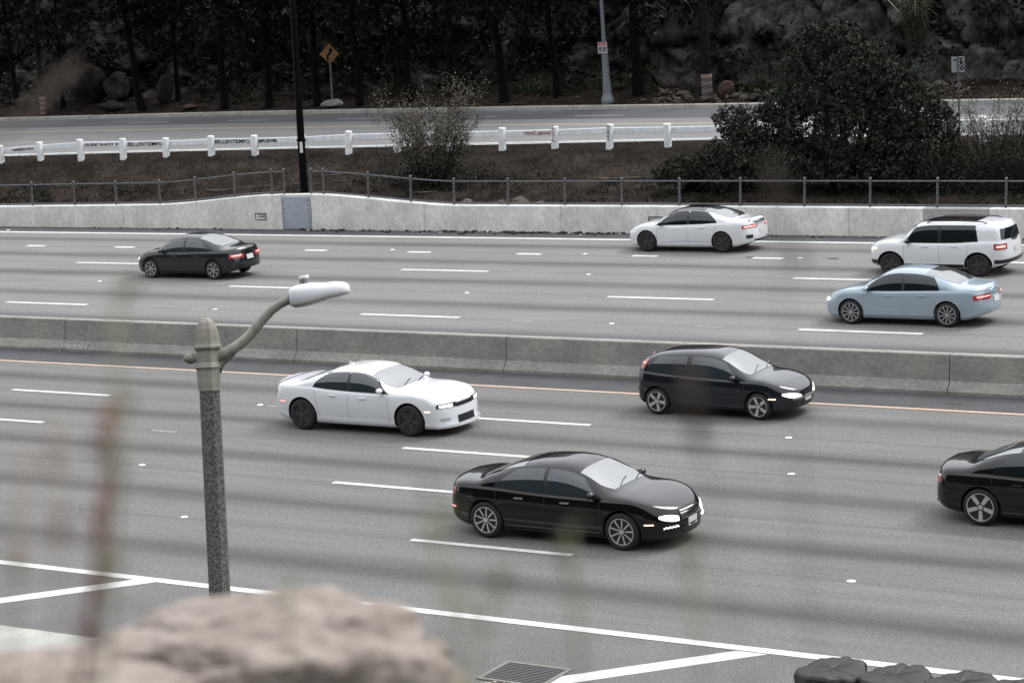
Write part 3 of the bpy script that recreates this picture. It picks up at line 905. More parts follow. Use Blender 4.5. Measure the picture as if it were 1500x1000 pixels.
# white sign seen from behind at the right of the bank
X = -35.0
for _ in range(5):
    sp_ = at_y(1406, 214, float(rail_y(X)) - .35); X = sp_.x
t = thing('road_sign', 'small white sign seen from the back with black scrawl, right of the big shrub', 'sign', sp_)
H_ = at_y(1401, 95, sp_.y).z - sp_.z
up = (UPV + Vector((-.045, 0, 0))).normalized(); A = axes(up, (.93, .36, 0))
MB().box(up * ((H_ + .28) / 2 - .15), (.06, .045, H_ + .58), A).build('post', GALV, t)
c = up * H_ + A[1] * .032
q = MB(); q.bevbox(c, (.46, .012, .56), .005, A); pn = q.build('panel', mat('dull sign back', (.27, .285, .31), .6), t)
q = MB()
for pl_ in [[(.05, .22), (.18, .22)], [(.12, .24), (.10, .05)], [(.07, .12), (.19, .0)], [(.18, .12), (.06, -.02)], [(.17, -.04), (.08, -.12), (.12, -.21), (.19, -.15), (.16, -.07)], [(-.16, .15), (-.10, .19), (-.05, .15)]]:
    stroke(q, [c + A[0] * x + A[2] * z - A[1] * .009 for x, z in pl_], .04, -A[1])
q.build('scrawl', GBLACK, pn)

# ============================================================ boulders
def boulder(name, label, c, size, seed, m_=None, group='loose rocks by the far road', sink=.12, sub_=3):
    bm = bmesh.new(); bmesh.ops.create_icosphere(bm, subdivisions=sub_, radius=1.0)
    P = np.array([v.co[:] for v in bm.verts]); r = np.random.default_rng(seed)
    d = np.ones(len(P))
    for k in range(16):                       # chop with random planes for flat fractured faces
        n = r.normal(size=3); n /= np.linalg.norm(n); off = r.uniform(.62, .95)
        q = P @ n; over = q > off
        P[over] -= np.outer(q[over] - off, n)
    P += (np.stack([fbm(P[:, 0] * 2 + k * 9, P[:, 1] * 2 + P[:, 2] * 2.3 + seed, k) for k in range(3)], 1) - .5) * .22
    P *= np.array(size) / 2
    for v, p in zip(bm.verts, P): v.co = p
    me = bpy.data.meshes.new(name); bm.to_mesh(me); bm.free(); me.materials.append(m_ or BOULDER)
    o = link(bpy.data.objects.new(name, me)); o.location = (c[0], c[1], c[2] + size[2] * (.5 - sink)); o.rotation_euler = (0, 0, seed * .7)
    tag(o, label, 'rock', group)
    return o
BL = [(128, 152, 2.6, 1.7, 2.5, 2.6, 'tall rough brown rock beside the leaning tree, far left'), (172, 150, 2.5, 1.6, 1.4, 2.0, 'angular brown rock right of the tall rough rock'),
      (192, 118, 3.4, .9, .9, 1.4, 'narrow pale slab of rock above the angular brown rock'), (166, 163, 1.2, 1.6, .9, .7, 'low grey rock at the foot of the angular rock'),
      (243, 150, 2.4, 1.1, 1.0, 1.8, 'upright grey brown rock with a pale chip, between two trunks'), (32, 160, 1.9, 2.1, 1.2, 1.1, 'wide low rock left of the banded pole'),
      (277, 162, 1.1, .9, .6, .35, 'flat reddish stone near the kerb below the trunks'), (489, 160, .9, 1.25, .8, .48, 'pale flat rock at the foot of the yellow sign'),
      (1064, 143, 1.4, .95, .8, .95, 'reddish stone right of the wrapped utility pole'), (1105, 148, 1.0, .9, .6, .4, 'small grey stone by the kerb left of the big shrub')]
PALE = mat('pale stone', (.22, .22, .22), .9, spec=.06, var=(.15, .15, .145), scale=3)
REDST = mat('reddish stone', (.07, .048, .04), .9, spec=.06, var=(.04, .028, .024), scale=3)
for i, (px, py, s_, w, d_, h, lab) in enumerate(BL):
    b_ = verge_at(px, py, s_)
    boulder('boulder', lab, b_, (w, d_, h), 30 + i, PALE if i == 7 else REDST if i in (6, 8) else None)
for i, (px, py, w, h, lab) in enumerate([(763, 297, .78, .42, 'rounded tan rock on the bank behind the pipe fence'), (683, 298, .7, .32, 'low tan rock behind the fence below the dry bush'),
                                         (792, 298, .45, .25, 'small tan stone right of the rounded rock'), (735, 298, .42, .26, 'small tan stone left of the rounded rock')]):
    p = at_y(px, py, bend(-50, 74.9)); z = bank_z(p.x, p.y)
    boulder('boulder', lab, (p.x, p.y, z), (w, w * .7, h), 60 + i, mat('tan stone', (.115, .10, .085), .9, spec=.06, var=(.07, .06, .052), scale=4), 'rocks on the bank', sink=.2)
# scree and stones along the kerb
def scatter_stones(name, label, pts, smin, smax, m_, seed):
    r = np.random.default_rng(seed); V = []; F = []
    base = np.array([(1, 0, 0), (-1, 0, 0), (0, 1, 0), (0, -1, 0), (0, 0, 1), (0, 0, -1)], float)
    fs = [(0, 2, 4), (2, 1, 4), (1, 3, 4), (3, 0, 4), (2, 0, 5), (1, 2, 5), (3, 1, 5), (0, 3, 5)]
    for p in pts:
        s = smin * (smax / smin) ** (r.random() ** 2.2)
        b_ = (base + r.normal(size=(6, 3)) * .28) * s * np.array([1, .8, .62]); a = r.random() * 6.3
        c_, s_ = math.cos(a), math.sin(a); b_ = b_ @ np.array([[c_, s_, 0], [-s_, c_, 0], [0, 0, 1]])
        n = len(V); V += list(b_ + np.array(p) + np.array([0, 0, s * .3])); F += [tuple(i + n for i in q) for q in fs]
    o = np_mesh(name, V, F, m_); tag(o, label, kind='stuff'); return o
r = np.random.default_rng(8)
pts = []
for k in range(900):
    X = r.uniform(-102, -28); s = .45 + 2.6 * r.random() ** 1.3; p = hill_pt(X, s)
    pts.append(p)
scatter_stones('verge_stones', 'small stones and rubble scattered along the verge', pts, .03, .17, mat('verge stone', (.055, .048, .042), .9, spec=.06, var=(.02, .017, .015), scale=3), 1)
pts = []
for k in range(520):
    X = r.uniform(-56, -40); s = .5 + 2.4 * r.random(); pts.append(hill_pt(X, s))
scatter_stones('rock_scree', 'broken rock scree at the foot of the bare rock', pts, .05, .30, mat('scree stone', (.10, .086, .072), .9, spec=.06, var=(.035, .03, .025), scale=2), 2)

# ============================================================ foliage
def leaf_cloud(P, N_, ln_, wd, seed, droop=0.0):
    """one folded diamond (two triangles as one quad) per point; P points, N_ preferred direction"""
    r = np.random.default_rng(seed); n = len(P)
    D = r.normal(size=(n, 3)) + N_ * 1.2; D[:, 2] -= droop; D /= np.linalg.norm(D, axis=1)[:, None]
    R_ = r.normal(size=(n, 3)); S = np.cross(D, R_); S /= np.linalg.norm(S, axis=1)[:, None] + 1e-9
    l = ln_ * r.uniform(.6, 1.3, n)[:, None]; w = wd * r.uniform(.6, 1.3, n)[:, None]
    U_ = np.cross(S, D)
    V = np.stack([P - D * l * .5, P + S * w * .5 + U_ * w * .15, P + D * l * .5, P - S * w * .5 + U_ * w * .15], 1).reshape(-1, 3)
    return V, np.arange(n * 4).reshape(-1, 4)
def lobes_points(lobes, n, seed, shell=.55):
    r = np.random.default_rng(seed); w = np.array([a * b * c for (_, _, _, a, b, c) in lobes]) ** .67; w /= w.sum()
    idx = r.choice(len(lobes), n, p=w); Lb = np.array(lobes)[idx]
    d = r.normal(size=(n, 3)); d /= np.linalg.norm(d, axis=1)[:, None]
    rad = (shell + (1 - shell) * r.random(n)) + r.normal(size=n) * .06
    return Lb[:, :3] + d * Lb[:, 3:] * rad[:, None], d
# --- tall dark trees under the hill: trunk, limbs, hanging crown
CROWN = leaf_mat('dark crown leaves', (.002, .003, .0027), (.009, .0125, .011))
crowns = []
for v in range(3):
    r = random.Random(90 + v)
    lobes = [(r.uniform(-2.6, 2.6), r.uniform(-2.4, 2.4), r.uniform(5.2, 12.0), r.uniform(1.2, 2.2), r.uniform(1.2, 2.2), r.uniform(.9, 1.7)) for _ in range(26)]
    lobes += [(r.uniform(-2.6, 2.6), r.uniform(-2.6, .5), r.uniform(3.6, 5.0), .8, .8, 1.1) for _ in range(6)]
    P, D = lobes_points(lobes, 7000, 300 + v, .35)
    Vv, Ff = leaf_cloud(P, D * .3, .42, .15, 400 + v, droop=.9)
    o = np_mesh('crown', Vv, Ff, CROWN); crowns.append(o.data); bpy.data.objects.remove(o)
TR = [(28, 158, 1.6, -.10, .17, 'slim dark trunk left of the banded pole'), (92, 162, 2.0, .03, .13, 'thin dark trunk just right of the banded pole'),
      (209, 161, 1.2, -.16, .21, 'dark tree with a trunk leaning left between the brown rocks'), (262, 158, 2.6, .02, .14, 'thin dark trunk behind the upright rock'),
      (331, 160, 1.1, -.01, .22, 'straight thick dark trunk, second right of the leaning one'), (394, 160, 1.2, .02, .21, 'straight dark trunk left of the tall black pole'),
      (466, 158, 1.2, .0, .2, 'dark trunk directly left of the yellow sign post'), (528, 157, 1.1, -.02, .2, 'dark trunk just right of the yellow sign'),
      (601, 151, 1.9, -.02, .2, 'dark trunk above the dry bush'), (666, 150, 1.7, -.03, .2, 'dark trunk midway between the yellow sign and street light pole'),
      (741, 150, 1.5, -.12, .22, 'dark leaning trunk left of the street light pole'), (817, 143, 2.2, -.08, .18, 'dark trunk nearest left of the street light pole'),
      (936, 134, 2.3, -.03, .27, 'thick dark trunk just right of the street light pole')]
for i, (px, py, s_, lean, r0, lab) in enumerate(TR):
    b_ = verge_at(px, py, s_); rr = random.Random(i)
    t = thing('hillside_tree', lab, 'tree', b_, group='dark trees at the foot of the hill')
    q = MB(); pts = []; rad = []
    for k in range(9):
        z = k * 1.25; pts.append((lean * z * (1 - z / 30) + .0632 * z * .3 + rr.uniform(-.07, .07) * (k > 0), rr.uniform(-.06, .06), z - .25)); rad.append(r0 * (1.35 if k == 0 else 1) * (1 - .07 * k))
    q.tube(pts, rad, 9)
    for k in range(6):
        j = rr.randrange(4, 9); a = rr.uniform(0, 6.28); p = Vector(pts[j]); e = p + Vector((cos(a) * rr.uniform(1, 2.4), sin(a) * rr.uniform(1, 2.2), rr.uniform(.5, 1.8)))
        q.tube([p, (p + e) / 2 + Vector((0, 0, .25)), e], [rad[j] * .55, rad[j] * .35, .03], 5)
    q.build('trunk', BARK, t, smooth=True, sharp=60)
    c = link(bpy.data.objects.new('crown', crowns[i % 3]), t); c.location = (lean * 6 + .3, 0, .2 + rr.uniform(-.4, .5)); c.rotation_euler = (0, 0, rr.uniform(0, 6.28))
# --- scrub added to darken the slope, mostly to the left
r = np.random.default_rng(5); P = []; cl = []
while len(cl) < 1100:
    X = r.uniform(-125, -30); s = r.uniform(3.4, 16)
    if X > -58 and r.random() < .6: continue
    cl.append(hill_pt(X, s))
cl = np.array([tuple(c) for c in cl])
idx = r.integers(0, len(cl), 52000); d = r.normal(size=(52000, 3)); d /= np.linalg.norm(d, axis=1)[:, None]
rad = .95 * r.random(52000)[:, None] ** .5 * np.array([1.15, .9, .85])
P = cl[idx] + d * rad + np.array([0, -.15, .25])
Vv, Ff = leaf_cloud(P, d, .34, .14, 6)
o = np_mesh('shading_scrub', Vv, Ff, leaf_mat('scrub leaves', (.003, .004, .003), (.012, .015, .009))); tag(o, 'dense dark scrub added to darken the slope behind the trees', kind='stuff')
# --- low green ivy and weeds near the verge
r = np.random.default_rng(15); cl = []
for (x0, x1, s0, s1, n) in [(-84, -76, 2.0, 3.6, 50), (-72, -56, 2.2, 4.0, 110), (-54.5, -46, 2.4, 4.2, 70), (-38, -30, 1.8, 4.5, 90), (-100, -90, 2, 3.5, 20)]:
    for k in range(n): cl.append(tuple(hill_pt(r.uniform(x0, x1), r.uniform(s0, s1))))
cl = np.array(cl); idx = r.integers(0, len(cl), 9000); d = r.normal(size=(9000, 3)); d[:, 2] = abs(d[:, 2]); d /= np.linalg.norm(d, axis=1)[:, None]
Vv, Ff = leaf_cloud(cl[idx] + d * .42 * r.random(9000)[:, None] ** .5, d, .15, .08, 16)
o = np_mesh('verge_weeds', Vv, Ff, leaf_mat('weed leaves', (.010, .015, .006), (.030, .040, .016))); tag(o, 'patches of low green weeds at the foot of the slope', kind='stuff')

# --- big dark evergreen shrub on the bank
def shrub(name, label, base, lobes, n_cl, leaf, m_, seed, stems=7, per=8, spread=.16, cat='shrub', shell=.6):
    t = thing(name, label, cat, base)
    P, D = lobes_points(lobes, n_cl, seed, shell); r = np.random.default_rng(seed + 1)
    P = np.repeat(P, per, 0); D = np.repeat(D, per, 0)
    j = r.normal(size=P.shape); j /= np.linalg.norm(j, axis=1)[:, None]
    D2 = j + D * .7; D2 /= np.linalg.norm(D2, axis=1)[:, None]
    P = P + D2 * spread * r.uniform(.5, 1, len(P))[:, None]
    keep = P[:, 2] > .05; P = P[keep]; D2 = D2[keep]
    Vv, Ff = leaf_cloud(P, D2 * 1.5, leaf[0], leaf[1], seed + 2)
    np_mesh('crown', Vv, Ff, m_, t)
    q = MB(); rr = random.Random(seed)
    for k in range(stems):
        lb = lobes[rr.randrange(len(lobes))]; a = Vector((rr.uniform(-.4, .4), rr.uniform(-.3, .3), -.15)); e = Vector(lb[:3])
        mid = (a + e) / 2 + Vector((rr.uniform(-.3, .3), rr.uniform(-.3, .3), rr.uniform(.0, .5)))
        q.tube([a, mid, e], [.09, .06, .02], 6)
    q.build('stems', BARK, t, smooth=True)
    return t
SHRUB = leaf_mat('evergreen shrub leaves', (.006, .009, .007), (.046, .055, .038))
SY = 78.6
sc = at_y(1245, 268, SY); base = Vector((sc.x, SY, bank_z(sc.x, SY)))
def lobe(px, py, rx, rz, dy=0.0, ry=None):
    p = at_y(px, py, SY + dy); k = (p - CAM).length / FPX
    return (p.x - base.x, p.y - base.y, p.z - base.z, rx * k, (ry or rx * .85) * k, rz * k)
LOB = [lobe(1200, 80, 46, 38), lobe(1258, 86, 48, 34, -.2), lobe(1315, 128, 46, 36, .2), lobe(1180, 125, 45, 45, -.3), lobe(1240, 130, 75, 50, -.6),
       lobe(1310, 160, 70, 48, -.5), lobe(1362, 178, 34, 36), lobe(1190, 180, 60, 45, -.8), lobe(1260, 195, 80, 50, -1.0), lobe(1340, 215, 62, 42, -.6), lobe(1385, 200, 24, 40, .2),
       lobe(1110, 190, 52, 34, -.3), lobe(1075, 178, 30, 24), lobe(1090, 225, 62, 34, -.9), lobe(1160, 235, 70, 36, -1.2), lobe(1250, 245, 80, 30, -1.2), lobe(1340, 250, 70, 26, -.9),
       lobe(1150, 160, 40, 30), lobe(1290, 120, 60, 40, -.5), lobe(1225, 55, 40, 25), lobe(1195, 48, 22, 18)]
shrub('evergreen_shrub', 'huge dark green leafy shrub on the bank at the right', base, LOB, 6800, (.19, .072), SHRUB, 700, stems=16, per=8)
sc = at_y(1010, 268, 76.8); base = Vector((sc.x, 76.8, bank_z(sc.x, 76.8))); SY = 76.8
LOB = [lobe(1000, 250, 34, 20), lobe(1040, 246, 36, 24), lobe(975, 258, 20, 13), lobe(1070, 258, 40, 16)]
shrub('low_shrub', 'low dark shrub at the left foot of the huge shrub', base, LOB, 620, (.17, .07), SHRUB, 720, stems=5, per=7)
# --- dry twiggy bushes
TWIG = mat('dry twigs', (.038, .031, .026), .9, spec=.06, var=(.018, .014, .012), scale=6)
DRYLEAF = leaf_mat('dry bush leaves', (.035, .031, .023), (.17, .15, .118))
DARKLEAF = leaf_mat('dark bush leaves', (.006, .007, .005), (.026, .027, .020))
def dry_bush(name, label, base, h, spread, stems, seed, leaves, lm, lsz=.075, low=None, tip=(0, 0)):
    t = thing(name, label, 'bush', base); rr = random.Random(seed); q = MB(); tips = []
    def grow(p, d, l, rad, lev):
        pts = [p]; cur = Vector(p); dd = Vector(d)
        for k in range(4):
            dd = (dd + Vector((rr.uniform(-.16, .16), rr.uniform(-.16, .16), rr.uniform(-.02, .14)))).normalized(); cur = cur + dd * (l / 4); pts.append(cur.copy())
        q.tube(pts, [rad * (1 - .2 * k) for k in range(5)], 4, cap=False)
        for k in range(1, 5): tips.append(pts[k] if lev else pts[k])
        if lev < 2:
            for k in range(3 if lev == 0 else 2):
                j = rr.randrange(2, 5); a = (dd + Vector((rr.uniform(-.7, .7), rr.uniform(-.6, .6), rr.uniform(-.1, .5)))).normalized()
                grow(pts[j], a, l * rr.uniform(.35, .6), rad * .5, lev + 1)
    for k in range(stems):
        a = rr.uniform(0, 6.28); rd = spread * sqrt(rr.random())
        d = Vector((cos(a) * rd + tip[0], sin(a) * rd * .7, 1)).normalized()
        grow(Vector((cos(a) * rd * .35, sin(a) * rd * .3, -.1)), d, h * rr.uniform(.45, .8), .022, 0)
    q.build('twigs', TWIG, t)
    T = np.array([tuple(p) for p in tips]); r = np.random.default_rng(seed)
    P = T[r.integers(0, len(T), leaves)] + r.normal(size=(leaves, 3)) * .10
    Vv, Ff = leaf_cloud(P, np.zeros_like(P) + np.array([0, 0, .4]), lsz, lsz * .55, seed); np_mesh('leaves', Vv, Ff, lm, t)
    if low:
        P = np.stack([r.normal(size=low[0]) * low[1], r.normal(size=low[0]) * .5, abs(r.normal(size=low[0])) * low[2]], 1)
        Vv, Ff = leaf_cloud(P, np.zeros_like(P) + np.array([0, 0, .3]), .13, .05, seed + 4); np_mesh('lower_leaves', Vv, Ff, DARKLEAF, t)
    return t
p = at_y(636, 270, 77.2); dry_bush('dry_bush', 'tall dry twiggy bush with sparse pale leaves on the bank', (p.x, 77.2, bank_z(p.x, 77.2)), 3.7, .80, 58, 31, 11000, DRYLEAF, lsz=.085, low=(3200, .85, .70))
p = at_y(1450, 240, 79.2); dry_bush('dry_bush', 'pale dry brush right of the white sign at the edge of view', (p.x, 79.2, bank_z(p.x, 79.2)), 3.1, .9, 44, 32, 3600, DRYLEAF, low=(2000, 1.3, .55))
p = at_y(1495, 262, 77.5); dry_bush('dry_bush', 'dark tangled brush behind the fence at the right edge', (p.x, 77.5, bank_z(p.x, 77.5)), 2.2, .9, 34, 33, 2600, DARKLEAF, low=(1800, 1.1, .5))
p = at_y(1400, 262, 77.0); dry_bush('dry_bush', 'low dark brush under the right side of the huge shrub', (p.x, 77.0, bank_z(p.x, 77.0)), 1.5, .9, 26, 34, 2200, DARKLEAF, low=(1600, 1.0, .4))
# --- clump of tall grass with plumes on the rock
p = hill_pt(-41.6, 4.4)
X = at_y(1345, 95, p.y).x; p = hill_pt(X, 4.6)
t = thing('pampas_clump', 'clump of tall hanging grass with pale stalks on the rock face', 'grass clump', p)
rr = random.Random(3); q = MB()
for k in range(420):
    a = rr.uniform(0, 6.28); rd = rr.random() ** .5; l = rr.uniform(1.4, 2.9); d = Vector((cos(a) * rd * .35, -abs(sin(a)) * .3, 1)).normalized()
    p0 = Vector((rr.uniform(-.35, .35), rr.uniform(-.3, .1), rr.uniform(-.5, .3))); p1 = p0 + d * l * .55; p2 = p1 + Vector((d.x * 1.6, d.y * 1.4 - .1, .25 - rd * .5)) * l * .5
    w = Vector((.016, 0, 0)); q.add([p0 - w, p0 + w, p1 + w, p1 - w, p2], [(0, 1, 2, 3), (3, 2, 4)])
q.build('blades', leaf_mat('pampas blades', (.025, .028, .018), (.085, .085, .055)), t)
for (x0, z0, x1, z1) in [(-.1, .4, -1.75, 2.35), (-.2, .6, -.75, 2.0), (.15, .6, .05, 3.4), (.1, .5, .2, 3.1)]:
    q = MB(); q.tube([(x0, -.3, z0), ((x0 + x1) / 2, -.4, (z0 + z1) / 2 + .08), (x1, -.45, z1)], [.018, .024, .012], 5); q.build('stalk', mat('pale grass stalk', (.26, .24, .19), .8), t)

# --- grass and litter on the bank
r = np.random.default_rng(44); n = 26000; Vv = np.zeros((n, 3, 3)); k = 0
Xs = r.uniform(-100, -24, n); ts = r.random(n)
for i in range(n):
    X = Xs[i]; y0 = bend(X, WY1) + .15; y1 = float(road_edge(X)) - .25; Y = y0 + (y1 - y0) * ts[i]
    z = bank_z(X, Y); h = r.uniform(.05, .22) * (1.3 - .6 * ts[i]); a = r.uniform(0, 6.28); w = .014
    tilt = r.normal(size=2) * .8 * h
    Vv[i] = [(X - w * math.cos(a), Y - w * math.sin(a), z - .02), (X + w * math.cos(a), Y + w * math.sin(a), z - .02), (X + tilt[0], Y + tilt[1], z + h)]
o = np_mesh('bank_grass', Vv.reshape(-1, 3), np.arange(n * 3).reshape(-1, 3), leaf_mat('dead grass blades', (.010, .008, .006), (.050, .040, .029))); tag(o, 'thin dead grass and litter over the bank', kind='stuff')
# weeds that hang along the foot of the bank
r = np.random.default_rng(45); cl = []
for (x0, x1, a, b, n_) in [(-80, -66, .05, .5, 60), (-58, -50, .1, .6, 60), (-47, -40, .05, .5, 40), (-42, -26, .05, .35, 80)]:
    for k in range(n_):
        X = r.uniform(x0, x1); y0 = bend(X, WY1); y1 = float(road_edge(X)); Y = y0 + (y1 - y0) * r.uniform(a, b); cl.append((X, Y, bank_z(X, Y)))
cl = np.array(cl); idx = r.integers(0, len(cl), 9000); d = r.normal(size=(9000, 3)); d[:, 2] = abs(d[:, 2]) * .6; d /= np.linalg.norm(d, axis=1)[:, None]
Vv, Ff = leaf_cloud(cl[idx] + d * .40 * r.random(9000)[:, None] ** .5, d, .14, .05, 46)
o = np_mesh('bank_weeds', Vv, Ff, leaf_mat('bank weed leaves', (.005, .006, .004), (.020, .021, .013))); tag(o, 'dark low weeds along the foot of the bank', kind='stuff')
# fallen branches and sticks
for i, (a, b, w, lab, yy) in enumerate([((868, 237), (977, 243), .035, 'long pale stick lying on the bank below the guard rail', 78.6), ((478, 262), (532, 244), .03, 'pale branch slanting over the bank right of the black pole', 78.0),
                                        ((300, 291), (474, 258), .03, 'long brown branch lying behind the black pole', 76.2), ((606, 284), (640, 273), .045, 'dead grey limb under the dry bush', 75.6), ((490, 270), (518, 255), .03, 'short dark limb on the bank near the fence corner', 77.0)]):
    A_ = at_y(a[0], a[1], yy); B_ = at_y(b[0], b[1], yy + (.6 if i in (1, 2) else .15)); pts = []
    rr = random.Random(i)
    A_.z = bank_z(A_.x, A_.y) + .03; B_.z = bank_z(B_.x, B_.y) + .03
    for k in range(7):
        p = A_ + (B_ - A_) * (k / 6); p.z = max(p.z, bank_z(p.x, p.y) + .02); p += Vector((0, rr.uniform(-.05, .05), rr.uniform(0, .03))); pts.append(p)
    q = MB(); q.tube([x - A_ for x in pts], [w * (1 - .09 * k) for k in range(7)], 6)
    o = q.build('fallen_branch', mat('weathered branch %d' % (i % 2), ((.15, .135, .12), (.05, .04, .033))[0 if i in (0, 1, 3) else 1], .9, var=(.03, .025, .02), scale=3), smooth=True); o.location = A_
    tag(o, lab, 'branch', 'fallen branches on the bank')

# ============================================================ near hill: the bluff the photograph is taken from, and the unseen slope behind it, raised to block low sky
nx = np.concatenate([np.linspace(-420, -60, 30), np.linspace(-54, 40, 95), np.linspace(46, 260, 24)])
ny = np.concatenate([np.linspace(-260, -30, 18), np.linspace(-26, 28.0, 110)])
XX, YY = np.meshgrid(nx, ny, indexing='ij')
edge_y = 26.3
up_ = edge_y - YY
# distance in front of the camera along its view
ang = XX * FV.x + YY * FV.y; ang = ang / sqrt(FV.x ** 2 + FV.y ** 2)
slope = np.interp(up_, [-5, 0, 1.5, 6, 14, 20, 24, 30, 60, 140, 290], [-.5, -.06, .3, 1.6, 4.2, 6.9, 10.0, 10.2, 34, 105, 160])
Z = slope + (fbm(XX * .12, YY * .12, 61) - .5) * 2.2 * np.clip((up_ - 3) / 10, 0, 1) * np.clip((up_ - 0) / 30, .25, 1)
# keep the line of sight clear: below the lower edge of the view except on the ledge at the camera
dist = np.sqrt(XX ** 2 + YY ** 2)
limit = CAM.z - .4 - dist * math.tan(radians(19.6))
front = ang > 0
Z = np.where(front & (dist > 3.6), np.minimum(Z, np.maximum(limit - .35, np.minimum(Z, -.3 + 0 * Z))), Z)
Z = np.where(dist < 4.6, np.minimum(Z, 10.12), Z)
Z = np.where(up_ < 1.0, np.minimum(Z, -.03), Z)
nh = np_mesh('near_hillside', np.stack([XX, YY, Z], -1).reshape(-1, 3), grid_faces(len(nx), len(ny))[:, ::-1],
             mat('chaparral slope', (.028, .027, .019), .95, spec=.06, var=(.012, .013, .008), scale=.25, detail=8, fine=(1.5, .4), bump=.6, bscale=3), smooth=True)
tag(nh, 'steep scrubby hillside the view is taken from', kind='structure')
def near_z(x, y):
    i = int(np.clip(np.searchsorted(nx, x), 1, len(nx) - 1)); j = int(np.clip(np.searchsorted(ny, y), 1, len(ny) - 1))
    tx = (x - nx[i - 1]) / (nx[i] - nx[i - 1]); ty = (y - ny[j - 1]) / (ny[j] - ny[j - 1])
    return float((Z[i-1, j-1] * (1 - tx) + Z[i, j-1] * tx) * (1 - ty) + (Z[i-1, j] * (1 - tx) + Z[i, j] * tx) * ty)
# ============================================================ vehicles
GLASS = mat('car glass', (.007, .010, .013), .03, spec=.6, ior=1.5)
GLASS_PALE = mat('clear car glass', (.022, .030, .036), .03, spec=.8, ior=1.55)
SHIELD = mat('windscreen glass', (.05, .055, .057), .03, spec=1.0, ior=2.3)
TRIM = mat('black trim', (.012, .012, .013), .35)
SEAM = mat('panel gap', (.02, .02, .02), .8)
RUBBER = mat('tyre rubber', (.014, .014, .015), .85)
WELL = mat('wheel well', (.006, .006, .006), .95)
CHROME = mat('bright chrome', (.62, .63, .64), .12, metal=1.0)
ALLOY = mat('silver alloy', (.62, .63, .65), .28, metal=.7)
ALLOY_DK = mat('graphite alloy', (.08, .08, .086), .35, metal=.6)
ALLOY_MID = mat('grey alloy', (.46, .47, .50), .3, metal=.7)
LAMP_ON = mat('lit headlamp', (.9, .9, .88), .2, emit=(1.0, .95, .86), estr=1.0)
LAMP_DIM = mat('clear headlamp', (.75, .74, .70), .15, coat=1, emit=(1.0, .93, .84), estr=.35)
LAMP_DULL = mat('unlit headlamp', (.40, .41, .42), .12, coat=1)
LED_ON = mat('lit led', (.9, .9, .9), .3, emit=(1, .98, .94), estr=1.6)
MARKER = mat('lit side marker', (.8, .35, .2), .3, emit=(1.0, .62, .45), estr=1.2)
MARKER_RED = mat('lit red marker', (.6, .08, .06), .3, emit=(1.0, .35, .3), estr=1.0)
TAIL = mat('tail lamp', (.30, .045, .045), .15, coat=1)
TAIL_ON = mat('lit tail lamp', (.6, .2, .18), .2, emit=(1.0, .42, .38), estr=.8)
PLATE_W = mat('number plate', (.55, .55, .54), .5)

